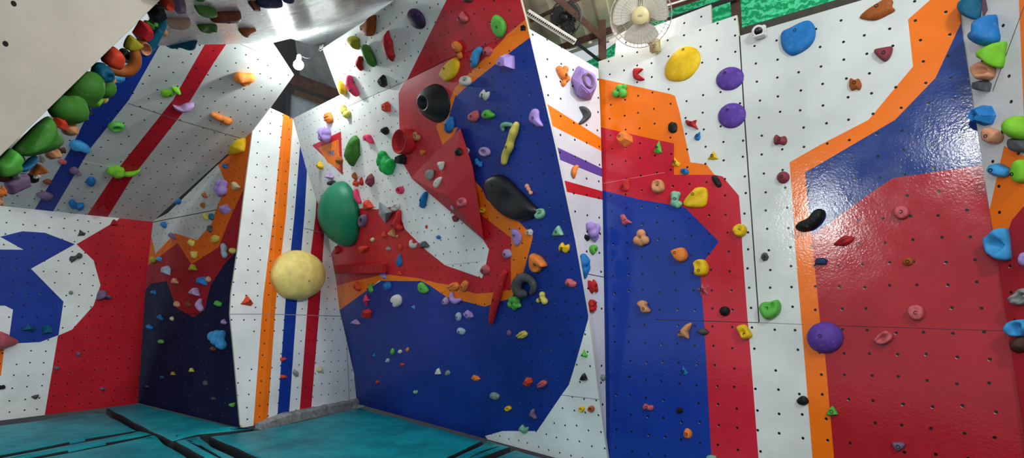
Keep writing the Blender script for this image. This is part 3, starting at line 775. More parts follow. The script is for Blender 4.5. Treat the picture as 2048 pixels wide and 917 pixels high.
def hold(plane, x, y, w, h, rot, shape, col, label, p=.4, ax=None, ay=None, bolt=None, boff=(0, 0), prof=None, groove=None, pts=None, smooth=None, name='climbing_hold', cat='climbing hold', group=None, noise_amp=None, seat=None, scoop=None):
    """a moulded hold: an outline traced on the wall, raised ring by ring"""
    if pts is not None:      # outline given in photo pixels
        if w is None:
            xs = [q[0] for q in pts]; ys = [q[1] for q in pts]
            x, y = (min(xs) + max(xs)) / 2, (min(ys) + max(ys)) / 2; w, h = max(xs) - min(xs), max(ys) - min(ys)
        ol = [(q[0] - x, y - q[1]) for q in pts]; sm, pf, op = 1, 'flat', {}
    else:
        ol, sm, pf, op = SH[shape]
        ca, sa = math.cos(math.radians(rot)), math.sin(math.radians(rot))
        ol = [(a * w / 2 * ca - b * h / 2 * sa, a * w / 2 * sa + b * h / 2 * ca) for a, b in ol]
    if smooth is not None: sm = smooth
    pf = prof or pf
    if seat is None: seat = .2 if pts is not None or pf in ('ridge', 'cone', 'facet1', 'round') else .35
    c0, U, V, px = frame(plane, x, y, 0)
    size = math.sqrt(w * h) * px
    z = p * size
    c, U, V, px = frame(plane, x, y, z * seat)
    c = c - plane.n * z * seat
    facet_like = pf in ('facet', 'facet1')
    dense = (lerp_closed(ol, len(ol) * 2 if facet_like else 30) if not sm else crom(ol, 30))
    if facet_like and not sm: dense = [Vector(q) for q in ol]
    ax = op.get('ax', 0) if ax is None else ax; ay = op.get('ay', 0) if ay is None else ay
    na = op.get('noise', 0) if noise_amp is None else noise_amp
    gr = op.get('groove') if groove is None else groove
    sc = scoop if scoop is not None else op.get('scoop')
    seed = Vector((x * .37, y * .61, 3.1))
    bm = bmesh.new(); last = None
    half = max(w, h) / 2
    for s, zz in RING[pf]:
        ring = []
        for q in (dense if s > 0 else [Vector((0, 0))]):
            lx, ly = q[0] * s + ax * w / 2 * zz, q[1] * s + ay * h / 2 * zz
            nx, ny = lx / half, ly / half
            hz = zz
            if na and zz > .05:
                v3 = noise.noise_vector(Vector((nx * 1.5, ny * 1.5, zz)) + seed)
                lx += v3.x * na * half * .9; ly += v3.y * na * half * .9; hz *= 1 + v3.z * na * 2.4
            if gr and zz > .05: hz *= 1 - .32 * (.5 + .5 * math.sin((nx * .55 - ny) * gr * 3.0 + 1))
            if sc:
                sx, sy, sr, sd = sc
                hz -= sd * zz * math.exp(-((nx - sx) ** 2 + (ny - sy) ** 2) / (sr * sr) * 1.4) * (.9 if zz > .3 else .3)
            ring.append(bm.verts.new(c + U * lx + V * ly + plane.n * (hz * z - .004 * (zz == 0))))
        if last:
            n = len(last)
            for i in range(n):
                if len(ring) == 1: bm.faces.new((last[i], last[(i + 1) % n], ring[0]))
                else: bm.faces.new((last[i], last[(i + 1) % n], ring[(i + 1) % n], ring[i]))
        else: base_ring = ring
        last = ring
    bm.faces.new(base_ring[::-1])
    if facet_like:
        bmesh.ops.bevel(bm, geom=[e for e in bm.edges if len(e.link_faces) == 2 and e.calc_face_angle(0) > .3], offset=size * .03, segments=2, affect='EDGES')
    if bolt is None: bolt = w * h > 150 and pf not in ('donut', 'pocket', 'cup')
    return finish(name, bm, plane, c, z, col, label, not facet_like, bolt, px, U, V, (boff[0] + ax * w / 2 * .8, boff[1] + ay * h / 2 * .8), cat, group)
def horn(plane, pts, rads, col, label, lift=.75, bolt=None, arch=0, name='climbing_hold', cat='climbing hold', group=None, squash=1):
    """a finger-like hold: pixel path with a radius in pixels at each point"""
    xs = [q[0] for q in pts]; ys = [q[1] for q in pts]
    x, y = (min(xs) + max(xs)) / 2, (min(ys) + max(ys)) / 2
    c0, U, V, px = frame(plane, x, y, 0)
    rm = sum(rads) / len(rads) * px
    c, U, V, px = frame(plane, x, y, rm * lift); c = c - plane.n * rm * lift
    P = [Vector(q) for q in pts]; n = len(P); path, rr = [], []
    S = 5
    for i in range(n - 1):
        p0, p1, p2, p3 = P[max(0, i - 1)], P[i], P[i + 1], P[min(n - 1, i + 2)]
        for j in range(S + (i == n - 2)):
            t = j / S
            q = .5 * ((2 * p1) + (p2 - p0) * t + (2 * p0 - 5 * p1 + 4 * p2 - p3) * t * t + (3 * p1 - p0 - 3 * p2 + p3) * t ** 3)
            r = rads[i] + (rads[i + 1] - rads[i]) * t
            k = (i + t) / (n - 1)
            path.append(c + U * (q.x - x) + V * (y - q.y) + plane.n * (r * px * lift + arch * rm * math.sin(math.pi * k))); rr.append(r * px)
    # rounded ends
    a = (path[0] - path[1]).normalized(); b = (path[-1] - path[-2]).normalized()
    r0, r1 = rr[0], rr[-1]
    path = [path[0] + a * r0 * .75, path[0] + a * r0 * .5] + path + [path[-1] + b * r1 * .5, path[-1] + b * r1 * .75]
    rr = [r0 * .35, r0 * .75] + rr + [r1 * .75, r1 * .35]
    bm = bmesh.new(); tube_bm(bm, path, rr, 14)
    for v in bm.verts:
        d = (v.co - c).dot(plane.n)
        nz = noise.noise(v.co * 14)
        v.co += (v.co - path[len(path) // 2]).normalized() * nz * rm * .08
        if d < -.003: v.co -= plane.n * (d + .003)
    if bolt is None: bolt = sum(rads) / len(rads) > 5
    m = P[n // 2]
    return finish(name, bm, plane, c, rm, col, label, True, bolt, px, U, V, (m.x - x, y - m.y), cat, group)
def balls(plane, x, y, lst, col, label, bolt=None, name='climbing_hold', cat='climbing hold', boff=(0, 0), melt=True):
    """a cluster of rounded lumps melted together: (dx, dy, radius) in pixels"""
    lst = [(a, b, r * 1.15) for a, b, r in lst]
    rm = max(b[2] for b in lst)
    c0, U, V, px = frame(plane, x, y, 0)
    c, U, V, px = frame(plane, x, y, rm * px * .6); c = c - plane.n * rm * px * .6
    bm = bmesh.new()
    for dx, dy, r in lst:
        ctr = c + U * dx + V * dy + plane.n * (r * px * .55)
        s = bmesh.ops.create_icosphere(bm, subdivisions=3 if melt else 2, radius=r * px)
        for v in s['verts']:
            v.co = v.co + ctr
    if melt and len(lst) > 1:
        me = bpy.data.meshes.new('lumps'); bm.to_mesh(me); bm.free()
        t = bpy.data.objects.new('lumps', me); C.objects.link(t)
        md = t.modifiers.new('r', 'REMESH'); md.mode = 'VOXEL'; md.voxel_size = rm * px * .16
        ms = t.modifiers.new('s', 'SMOOTH'); ms.iterations = 4; ms.factor = .5
        ev = t.evaluated_get(bpy.context.evaluated_depsgraph_get())
        bm = bmesh.new(); bm.from_mesh(ev.to_mesh()); ev.to_mesh_clear()
        bpy.data.objects.remove(t); bpy.data.meshes.remove(me)
    for v in bm.verts:
        d = (v.co - c).dot(plane.n)
        if d < -.004: v.co -= plane.n * (d + .004)
    if bolt is None: bolt = rm > 5
    return finish(name, bm, plane, c, rm, col, label, True, bolt, px, U, V, boff, cat)
def volume(plane, base, top, off, col, label, name='climbing_volume', mat=None, bev=.012, lip=.0):
    """a hollow plywood volume: convex hull of a base outline and raised points (pixels)"""
    w = [plane.hit(*p) for p in base] + [plane.hit(*p, lip) for p in base if lip] + [plane.hit(p[0], p[1], off if len(p) < 3 else p[2]) for p in top]
    c = sum((plane.hit(*p) for p in base), Vector()) / len(base)
    bm = bmesh.new(); vs = [bm.verts.new(q - c) for q in w]
    r = bmesh.ops.convex_hull(bm, input=vs)
    for v in [v for v in bm.verts if not v.link_faces]: bm.verts.remove(v)
    if bev: bmesh.ops.bevel(bm, geom=[e for e in bm.edges if e.calc_face_angle(0) > .1], offset=bev, segments=2, affect='EDGES')
    bmesh.ops.recalc_face_normals(bm, faces=bm.faces[:])
    me = bpy.data.meshes.new(name); bm.to_mesh(me); bm.free()
    o = link(name, me, mat or hold_mat(col)); o.location = c
    HOLDS.append(o)
    return tag(o, label, 'climbing volume', 'hollow climbing volumes')
# ------------------------------------------------------------ holds on the wide colour-block wall
GROUP = 'climbing holds on the wide colour-block wall'
J = P_J
hold(J, 0, 0, None, None, 0, None, 'yel', 'big yellow oval sloper below the white fan', p=.16, pts=[(1376, 92), (1392, 97), (1399, 110), (1399, 125), (1388, 145), (1370, 160), (1345, 163), (1331, 157), (1328, 143), (1333, 125), (1345, 108), (1360, 96)], prof='round', boff=(5, 26))
hold(J, 1459, 157, 58, 46, 22, 'oval', 'pur', 'upper of two big purple discs on the split in the white wall', p=.18, boff=(-7, 9))
hold(J, 1463, 231, 58, 50, 25, 'oval', 'pur', 'lower of two big purple discs on the split in the white wall', p=.18, boff=(-6, 9))
hold(J, 0, 0, None, None, 0, None, 'blu', 'big blue rounded slab beside the security camera', p=.15, pts=[(1562, 66), (1580, 56), (1607, 43), (1622, 43), (1630, 58), (1628, 79), (1614, 97), (1588, 111), (1572, 106), (1562, 92)], boff=(-4, 13))
hold(J, 0, 0, None, None, 0, None, 'dorg', 'orange-brown ribbed shell at the top of the white wall', p=.22, pts=[(1718, 34), (1734, 20), (1757, 6), (1776, -4), (1786, 2), (1784, 12), (1790, 20), (1776, 29), (1752, 40), (1729, 39)], prof='ridge', groove=3, boff=(0, 3))
hold(J, 1768, 108, 37, 30, 12, 'half', 'mar', 'maroon half-dome between the ribbed shell and the orange zigzag', p=.3, prof='flat')
hold(J, 1710, 168, 25, 28, 10, 'bean', 'dorg', 'rounded brown knob on the white wall, below the maroon half-dome', p=.4)
hold(J, 1276, 149, 20, 26, 0, 'shell', 'rred', 'red claw hold on white above the orange block of the colour-block wall', p=.3, pts=[(1268, 138), (1285, 137), (1283, 142), (1275, 150), (1288, 157), (1286, 161), (1275, 161), (1267, 155)], bolt=False)
balls(J, 1239, 182, [(-7, -5, 7), (7, -5, 7), (0, 5, 7), (9, 8, 5), (-10, -2, 4)], 'grn', 'green clover-shaped hold near the top of the orange block', bolt=.9)
hold(J, 1345, 255, 18, 22, 0, 'pill', 'blk', 'black rounded hold at the edge of the orange block', p=.35)
hold(J, 1383, 248, 25, 20, -20, 'star', 'rred', 'small red three-horned hold on white beside the orange block', p=.35, pts=[(1371, 240), (1384, 243), (1393, 240), (1391, 248), (1396, 259), (1384, 254), (1374, 251)], prof='ridge')
hold(J, 1396, 272, 14, 19, -25, 'drop', 'blu', 'tiny blue drop under the small red three-horned hold', p=.35)
hold(J, 1426, 311, 22, 19, 0, 'tri', 'yel', 'small yellow triangular hold on white near the orange step', p=.35)
hold(J, 1316, 294, 17, 28, -5, 'tri', 'grn', 'small green triangular hold where the pink field meets orange', p=.4)
hold(J, 1351, 324, 18, 21, 10, 'fin', 'yel', 'small yellow knobbly hold at the inner corner of orange and pink', p=.4)
hold(J, 1369, 343, 18, 13, -15, 'oval', 'blu', 'small blue oval at the lower edge of the orange step', p=.4)
hold(J, 1433, 363, 13, 27, 32, 'pill', 'blk', 'black pill at the tip of the orange step', p=.35)
hold(J, 1250, 279, 27, 30, 0, 'block', 'org', 'orange cube-like block on the pink field', p=.6, ax=-.15, ay=.1, pts=[(1236, 280), (1247, 263), (1263, 272), (1264, 284), (1250, 295), (1238, 287)], prof='facet', smooth=0, boff=(-3, 2))
hold(J, 1248, 371, 20, 26, 0, 'fin', 'red', 'red L-shaped hold at the lower edge of the pink field', p=.35, pts=[(1255, 358), (1259, 360), (1257, 381), (1247, 383), (1239, 377), (1250, 372)], boff=(0, -3), prof='ridge')
hold(J, 1315, 373, 24, 27, 0, 'jug', 'tan', 'tan jug with a scooped mouth on the red field', p=.5, scoop=(0, .3, .45, .8))
balls(J, 1352, 399, [(-3, -7, 7), (3, -12, 5), (-2, 3, 7), (6, -9, 5), (-4, 10, 6), (3, 10, 5)], 'mint', 'pale green lumpy hold beside the yellow fish-shaped sloper')
hold(J, 0, 0, None, None, 0, None, 'yel', 'big yellow fish-shaped sloper on the red field', p=.2, pts=[(1367, 404), (1385, 382), (1394, 375), (1412, 377), (1415, 396), (1409, 413), (1388, 416), (1370, 413)], groove=2.2, boff=(-3, 6))
hold(J, 1560, 280, 28, 22, 0, 'bean', 'mar', 'upper of two maroon knobs on white beside the copper corner', p=.45)
hold(J, 1566, 355, 26, 24, 25, 'oval', 'mar', 'lower of two maroon knobs on white beside the copper corner', p=.45)
hold(J, 1479, 461, 27, 26, 0, 'blob', 'yel', 'yellow rounded jug on the boundary of red and white', p=.5)
hold(J, 0, 0, None, None, 0, None, 'blk', 'long black slipper-shaped hold across orange and blue', p=.4, pts=[(1591, 456), (1599, 447), (1619, 438), (1634, 420), (1647, 420), (1649, 432), (1640, 447), (1625, 459), (1608, 464), (1596, 462)], boff=(6, 0))
hold(J, 1529, 514, 16, 18, 0, 'rock', 'gry', 'small grey angular hold alone on the white column', p=.45)
hold(J, 1251, 441, 25, 24, 0, 'fin', 'coral', 'coral ribbed wedge high on the blue field of the colour-block wall', p=.3, pts=[(1240, 431), (1248, 429), (1254, 438), (1264, 446), (1254, 448), (1246, 451), (1243, 443)], groove=4, prof='ridge')
balls(J, 1282, 477, [(0, 9, 8), (-7, -4, 8), (7, -4, 8), (0, -8, 7)], 'tan', 'tan four-ball cluster on the blue field', boff=(0, 2))
hold(J, 1359, 510, 32, 31, 0, 'D', 'org', 'pale orange rounded D-shaped jug on the blue field', p=.45, pts=[(1343, 503), (1355, 497), (1367, 496), (1374, 505), (1374, 517), (1365, 525), (1354, 522), (1347, 512)], boff=(-5, 3))
hold(J, 1402, 536, 31, 35, 0, 'jug', 'yel', 'yellow C-shaped jug on the tip of the blue field', p=.45, pts=[(1387, 526), (1397, 519), (1410, 521), (1417, 534), (1414, 549), (1401, 553), (1391, 550), (1390, 538)], boff=(0, -6), scoop=(-.35, .35, .45, .7), prof='flat')
hold(J, 1406, 580, 28, 29, 15, 'star', 'coral', 'coral starfish-like hold under the yellow C-shaped jug', p=.28)
hold(J, 1288, 614, 26, 25, 0, 'shell', 'tan', 'tan mushroom-shaped hold above the seam in the blue field', p=.55, pts=[(1276, 607), (1284, 601), (1294, 605), (1294, 613), (1300, 620), (1298, 626), (1287, 626), (1284, 616)], boff=(4, -4))
hold(J, 1370, 664, 28, 33, 0, 'fin', 'tan', 'tan curved tusk hold below the seam in the blue field', p=.4, pts=[(1355, 674), (1360, 662), (1371, 650), (1383, 646), (1381, 657), (1377, 666), (1378, 679), (1368, 675)], prof='ridge', boff=(-6, -2))
hold(J, 1405, 664, 25, 16, -8, 'leaf', 'gry', 'dark grey flat hold beside the tan curved tusk', p=.5, bolt=False)
hold(J, 1449, 623, 21, 20, -15, 'oval', 'blk', 'black round knob on the red column', p=.5)
hold(J, 1489, 664, 31, 31, 0, 'shell', 'yel', 'yellow stepped hold on the boundary of red and white', p=.5, pts=[(1474, 655), (1481, 650), (1491, 650), (1496, 657), (1504, 670), (1499, 677), (1486, 679), (1481, 668)], scoop=(0, -.1, .4, .5), boff=(3, -5))
hold(J, 1540, 619, 43, 40, 0, 'jug', 'grn', 'big green jug on the white column', p=.42, pts=[(1519, 616), (1526, 605), (1541, 604), (1554, 600), (1561, 610), (1559, 625), (1548, 636), (1533, 640), (1524, 630)], scoop=(.1, .35, .5, .75), boff=(-4, 2))
hold(J, 1649, 676, 74, 64, -4, 'oval', 'pur', 'big purple dome on the orange stripe of the colour-block wall', p=.32, boff=(-4, 4))
hold(J, 1688, 483, 45, 22, 20, 'leaf', 'rred', 'red finger-ribbed hold near the top of the big red field', p=.3, groove=4, noise_amp=.12)
hold(J, 1642, 523, 26, 15, 3, 'block', 'nvy', 'small dark blue ledge hold at the edge of the big red field', p=.4, prof='flat', bolt=False)
hold(J, 1605, 802, 25, 19, -8, 'egg', 'blk', 'black oval knob low on the white column', p=.45, bolt=False)
hold(J, 1664, 823, 22, 18, 0, 'rtri', 'grn', 'small green rounded triangle low on the orange stripe', p=.45)
hold(J, 1766, 676, 36, 30, -8, 'shell', 'coral', 'dusty pink stacked jug below the seam of the big red field', p=.5, scoop=(-.1, .0, .5, .6), groove=2.0, bolt=False)
hold(J, 1797, 893, 27, 16, 0, 'rtri', 'mauve', 'small purple-grey upside-down triangle low on the big red field', p=.4, pts=[(1784, 886), (1800, 885), (1811, 889), (1806, 897), (1797, 902), (1790, 898)])
hold(J, 1802, 425, 34, 26, -5, 'blob', 'coral', 'dusty pink rounded jug near the top of the big red field', p=.4)
hold(J, 1816, 524, 22, 17, 0, 'oval', 'dorg', 'small orange button in the middle of the big red field', p=.4)
hold(J, 1832, 626, 35, 31, -12, 'blob', 'coral', 'dusty pink knob just above the seam of the big red field', p=.45)
hold(J, 1367, 742, 19, 20, 0, 'fin', 'blu', 'small blue fan-shaped hold on the lower blue field', p=.35)
hold(J, 1296, 815, 22, 14, -5, 'bean', 'coral', 'small red bean on the lower blue field', p=.5)
hold(J, 1359, 822, 15, 13, -20, 'rock', 'blk', 'small black chip on the lower blue field beside the red bean', p=.4)
hold(J, 1375, 868, 18, 22, 15, 'egg', 'org', 'small orange egg hold near the bottom of the blue field', p=.45)
hold(J, 1422, 917, 21, 12, 0, 'pill', 'mint', 'pale green hold cut by the bottom edge where blue meets red', p=.4, bolt=False)
# ------------------------------------------------------------ holds on the narrow end wall
GROUP = 'climbing holds on the narrow end wall'
K = P_K
hold(K, 1942, 18, 30, 44, 0, 'shell', 'teal', 'dark blue jug at the very top of the end wall', p=.6, prof='ridge', pts=[(1927, 0), (1944, -8), (1957, -5), (1957, 30), (1952, 40), (1936, 34), (1926, 18)], bolt=False)
hold(K, 1969, 62, 42, 64, 0, 'shell', 'blu', 'large blue double-lobed jug second from the top of the end wall', p=.6, prof='ridge', pts=[(1948, 66), (1955, 48), (1972, 34), (1985, 30), (1989, 55), (1992, 80), (1975, 93), (1960, 90), (1950, 78)], bolt=False, scoop=(-.3, .1, .35, .5))
hold(K, 1985, 110, 42, 54, 0, 'fin', 'lime', 'bright green fin-shaped hold on the end wall', p=.55, pts=[(1966, 104), (1973, 96), (2005, 83), (2005, 105), (1999, 136), (1985, 125), (1967, 118)], prof='ridge', bolt=False)
hold(K, 1967, 142, 32, 37, 0, 'jug', 'peach', 'peach scooped jug under the green fin on the end wall', p=.55, scoop=(.3, .1, .5, .7), bolt=False)
hold(K, 1963, 171, 28, 24, 0, 'block', 'gry', 'grey angular block hanging under the peach jug', p=.6, bolt=False)
hold(K, 1965, 231, 36, 42, 0, 'rock', 'blu', 'faceted blue jug where the end wall meets the blue field', p=.55)
hold(K, 1984, 273, 34, 28, -20, 'D', 'peach', 'peach flat jug on the end wall below the faceted blue jug', p=.5)
hold(K, 1998, 341, 38, 25, -18, 'pill', 'lblu', 'light blue finger hold at the white and orange border of the end wall', p=.55)
hold(K, 2036, 256, 42, 50, 20, 'dome', 'lime', 'bright green dome cut by the picture edge on the end wall', p=.6, boff=(-12, -8))
hold(K, 2038, 292, 36, 26, -15, 'D', 'gry', 'grey-brown hold tucked under the bright green dome', p=.5, bolt=False)
hold(K, 2040, 343, 32, 48, 0, 'ring', 'lime', 'bright green shallow ring under the green dome on the end wall', p=.3, prof='flat', boff=(-6, -6))
hold(K, 2000, 491, 38, 66, 0, 'jug', 'lblu', 'light blue hollow jug on the red part of the end wall', p=.5, pts=[(1981, 478), (1992, 468), (2007, 456), (2013, 470), (2016, 500), (2017, 516), (2011, 522), (1997, 515), (1986, 505)], scoop=(.2, 0, .5, .9), bolt=False)
hold(K, 2047, 519, 14, 28, 0, 'pill', 'lav', 'lavender hold at the picture edge beside the light blue hollow jug', p=.5, bolt=False)
hold(K, 2039, 594, 34, 36, -10, 'shell', 'lgry', 'grey hollow jug at the picture edge on the end wall', p=.45, scoop=(.2, .1, .5, .9), bolt=False)
hold(K, 2036, 657, 44, 34, 10, 'jug', 'lblu', 'light blue hollow jug low on the end wall above a brown hold', p=.5, scoop=(.25, 0, .5, .9), bolt=False)
hold(K, 2040, 690, 34, 40, -25, 'leaf', 'dbrn', 'dark brown hold under the low light blue jug at the picture edge', p=.4, bolt=False)
# ------------------------------------------------------------ holds on the banded side strip
GROUP = 'climbing holds on the banded side strip'
I = P_I
balls(I, 1127, 152, [(-7, 14, 6), (5, 14, 6), (0, 3, 8), (8, -5, 6), (2, -14, 5), (-4, 7, 6)], 'org', 'orange lumpy hold at the top of the banded side strip')
hold(I, 1170, 231, 20, 36, 0, 'shell', 'gry', 'grey crescent hold just above the orange band', p=.5, pts=[(1160, 214), (1170, 214), (1179, 226), (1178, 238), (1164, 248), (1159, 246), (1168, 232)], prof='ridge', bolt=False)
horn(I, [(1155, 333), (1149, 338), (1147, 347), (1149, 355)], [3.5, 5.5, 5.5, 2.5], 'org', 'orange horn hold on white below the purple band')
balls(I, 1187, 463, [(-4, 9, 9), (5, 6, 9), (0, -3, 10), (5, -11, 7), (-7, 13, 5)], 'lav', 'lavender lumpy hold on the strip below the red band', bolt=.9, boff=(4, -4))
hold(I, 1174, 476, 8, 15, 10, 'shard', 'blk', 'black sliver touching the lavender lumpy hold', p=.6, bolt=False)
hold(I, 1186, 500, 14, 19, 0, 'rtri', 'grn', 'small green pointed hold under the lavender lumpy hold', p=.5, pts=[(1180, 494), (1187, 490), (1193, 495), (1191, 503), (1185, 509), (1180, 502)])
hold(I, 1169, 532, 23, 51, 4, 'leaf', 'blu', 'blue scalloped leaf-shaped hold over the strip seam', p=.35, pts=[(1161, 513), (1168, 507), (1176, 513), (1180, 527), (1178, 545), (1171, 558), (1163, 546), (1158, 527)], groove=3, prof='ridge')
hold(I, 1186, 573, 17, 29, 15, 'peanut', 'red', 'red peanut hold just under the strip seam, upper of two reds', p=.5, scoop=(.2, -.1, .3, .6))
hold(I, 1185, 612, 18, 25, 15, 'shell', 'red', 'red hollow hold low on the strip, lower of two reds', p=.5, scoop=(.3, .1, .4, .7))
hold(I, 1206, 756, 9, 13, 0, 'oval', 'sage', 'tiny grey-green knob low on the strip beside the blue field', p=.6, bolt=.6)
# purple polyhedron with a pocket
pv = volume(I, [(1141, 158), (1155, 130), (1188, 147), (1194, 172), (1181, 202), (1155, 195)], [(1166, 139, .16), (1191, 150, .16), (1192, 174, .17), (1178, 186, .17), (1161, 170, .17)], .16, 'lav', 'purple faceted volume with a round pocket at the top of the banded side strip')
c = I.hit(1178, 161, .185); zx = I.n; ex = I.u; ey = I.v
bm = bmesh.new(); lathe_bm(bm, Vector(), ex, ey, zx, [(.085, -.03), (.086, 0), (.08, .012), (.068, .012), (.06, 0), (.05, -.03), (0, -.035)], 28)
for v in bm.verts: v.co += c - pv.location
rim = from_bm('pocket_rim', bm, hold_mat('mauve'), smooth=True); rim.parent = pv
# ------------------------------------------------------------ holds on the tall centre wall
GROUP = 'climbing holds on the tall centre wall'
H, G = P_H, P_G
hold(G, 739, 53, 27, 44, -22, 'drop', 'dorg', 'brown-orange teardrop near the panel seam high on the centre wall', p=.45, pts=[(727, 50), (736, 44), (749, 30), (750, 45), (748, 66), (741, 73), (732, 67), (726, 58)], boff=(-6, -4))
hold(G, 832, 38, 30, 46, 32, 'oval', 'dpur', 'dark purple oval disc high on the white beside the red peak', p=.3, boff=(-8, -14))
hold(G, 708, 85, 22, 31, 0, 'fin', 'olv', 'olive-yellow horned hold left of the long green sausage', p=.5, pts=[(696, 75), (704, 72), (716, 76), (718, 84), (716, 100), (708, 92), (699, 86)], prof='ridge', bolt=False)
horn(G, [(730, 97), (736, 108), (742, 120), (746, 128)], [8.5, 10, 9.5, 7], 'dgrn', 'long green sausage-shaped hold high on the white')
hold(G, 777, 93, 20, 64, 5, 'shard', 'rred', 'dark red long jagged shard high on the white', p=.35, pts=[(775, 61), (779, 75), (783, 82), (786, 104), (789, 112), (785, 124), (777, 118), (771, 98), (765, 80), (770, 68)], smooth=0, prof='ridge', bolt=False)
horn(G, [(721, 117), (718, 128), (722, 138)], [5, 6.5, 4.5], 'red', 'small red curved hold under the olive-yellow horned hold', bolt=False)
horn(G, [(697, 156), (700, 169), (707, 180), (713, 188)], [6, 8.5, 8, 6], 'pink', 'pink banana-shaped hold near the wall edge below the bulb')
hold(G, 686, 175, 14, 30, 18, 'leaf', 'yel', 'yellow leaf hold at the wall edge beside the pink banana', p=.5, pts=[(678, 162), (684, 166), (692, 178), (693, 188), (685, 190), (680, 184)], prof='ridge', bolt=False)
hold(G, 764, 163, 18, 26, -8, 'shard', 'blk', 'black angular rock on white between the panel seam and the red peak', p=.5)
hold(H, 772, 214, 16, 22, 10, 'block', 'ored', 'orange-red chunky block on white, left of the black funnel', p=.55)
hold(G, 925, 35, 22, 25, 5, 'drop', 'coral', 'dusty red cone hold on the red peak', p=.5)
horn(G, [(911, 90), (917, 95), (917, 104), (920, 114)], [8, 9, 6, 5], 'org', 'orange bone-shaped hold on the red peak', lift=.6)
hold(H, 0, 0, None, None, 0, None, 'yel', 'yellow shield-shaped plate on red above the black funnel', p=.18, pts=[(911, 115), (918, 124), (917, 140), (908, 156), (893, 164), (884, 158), (879, 149), (890, 131)], boff=(-6, 2))
hold(H, 868, 207, 58, 80, 8, 'pocket', 'blk', 'big black funnel volume with a round mouth on the red', p=.26, ax=-.5, ay=.02, name='climbing_volume', cat='climbing volume')
hold(G, 998, 53, 26, 46, 22, 'leaf', 'grn', 'light green leaf-shaped hold near the tip of the red peak', p=.25, pts=[(988, 31), (997, 31), (1008, 41), (1012, 58), (1006, 74), (998, 75), (988, 65), (983, 48)])
horn(H, [(959, 99), (953, 110), (949, 124), (946, 131)], [6, 9, 8.5, 6], 'lblu', 'blue bean-shaped hold beside the orange band on the red')
hold(G, 976, 104, 21, 20, -30, 'pill', 'coral', 'dusty red oval hold touching the orange band', p=.45)
hold(H, 1012, 125, 32, 34, 0, 'block', 'lav', 'lavender wedge block where the orange band meets blue', p=.6, pts=[(997, 134), (1002, 118), (1012, 107), (1026, 112), (1027, 138), (1014, 139)], prof='facet', smooth=0, boff=(-2, -3))
hold(H, 930, 162, 20, 21, 0, 'jug', 'wht', 'off-white jug on the orange band', p=.5, scoop=(.2, .2, .5, .7))
hold(H, 969, 190, 18, 21, -20, 'peanut', 'wht', 'off-white peanut hold near the top of the blue field', p=.45)
hold(G, 1046, 56, 12, 13, 8, 'block', 'blk', 'small black rubber square on the orange tip', p=.08, bolt=False)
hold(G, 935, -1, 20, 12, 0, 'pill', 'dbrn', 'dark brown hold cut by the top of the picture on the red peak', p=.5, bolt=False)
hold(H, 657, 236, 19, 25, 10, 'ridge', 'org', 'orange walnut-like ribbed hold at the upper edge of the white', p=.5, groove=4)
balls(H, 690, 224, [(-5, 9, 5), (-2, 1, 6), (4, -6, 6), (7, -2, 4), (-6, 4, 4)], 'lyel', 'yellow knobbly hold under the panel seam', bolt=False)
balls(H, 649, 271, [(-6, 6, 8), (5, 6, 8), (-8, -4, 7), (6, -5, 8), (0, 0, 8)], 'lav', 'lavender bubble cluster above the painted triangle', bolt=False)
hold(H, 0, 0, None, None, 0, None, 'dgrn', 'long green faceted diamond hold on the white', p=.42, pts=[(710, 271), (718, 279), (720, 311), (704, 334), (691, 319), (693, 308), (700, 288)], prof='ridge', smooth=0, boff=(-4, -8))
hold(H, 738, 278, 23, 16, -35, 'drop', 'pink', 'pink teardrop hold between the green diamond and a black chip', p=.5, pts=[(728, 273), (733, 269), (741, 271), (746, 280), (749, 288), (739, 284), (730, 280)])
hold(H, 770, 262, 15, 17, 10, 'rock', 'blk', 'small black chip on white near the red barrel', p=.55)
hold(H, 812, 284, 34, 52, -8, 'oval', 'red', 'big red barrel volume with a slanted open mouth', p=.45, prof='cup', ax=-.25, ay=.05, name='climbing_volume', cat='climbing volume', bolt=False)
hold(H, 801, 319, 21, 22, 0, 'block', 'blk', 'black block hanging under the red barrel', p=.6, bolt=False)
hold(H, 833, 273, 13, 18, 0, 'heart', 'tan', 'small tan hold on the red beside the barrel', p=.5)
hold(H, 845, 306, 11, 13, -10, 'half', 'org', 'small orange half-moon on the red below the tan hold', p=.4, bolt=False)
balls(H, 770, 326, [(-8, 14, 9), (-9, 3, 10), (3, -2, 10), (12, -2, 9), (-5, -10, 9), (6, -12, 11), (0, 5, 8)], 'bgrn', 'bright green lumpy heart-shaped hold on the white', boff=(-10, -4))
hold(H, 641, 331, 13, 17, 5, 'drop', 'yel', 'small yellow cone beside the painted triangle', p=.6)
hold(H, 659, 351, 18, 20, 0, 'fin', 'plav', 'pale lavender hold on top of the green dome volume', p=.6, bolt=False)
hold(H, 679, 321, 15, 16, 0, 'egg', 'dorg', 'small orange-brown knob on the lower corner of the painted triangle', p=.55)
hold(H, 709, 353, 11, 17, 10, 'shard', 'dorg', 'tiny brown-red chip on white, topmost of a tight trio', p=.5, bolt=False)
hold(H, 712, 367, 14, 13, -15, 'bean', 'ored', 'tiny orange-red chip in a tight trio below the green diamond', p=.5, bolt=False)
hold(H, 723, 363, 9, 18, 0, 'drop', 'red', 'tiny red drop in a tight trio below the green diamond', p=.5, bolt=False)
hold(H, 741, 361, 17, 28, 0, 'shard', 'mar', 'maroon pointed pentagon hold below the pink teardrop', p=.45, pts=[(742, 347), (748, 355), (749, 367), (741, 375), (733, 370), (733, 362)], prof='facet', smooth=0)
horn(H, [(710, 382), (714, 394), (720, 405)], [4.5, 6, 4], 'pink', 'red-pink sliver beside the green dome volume', bolt=False)
hold(H, 800, 381, 15, 15, 0, 'ring', 'pink', 'small pink ring hold on the white', p=.5)
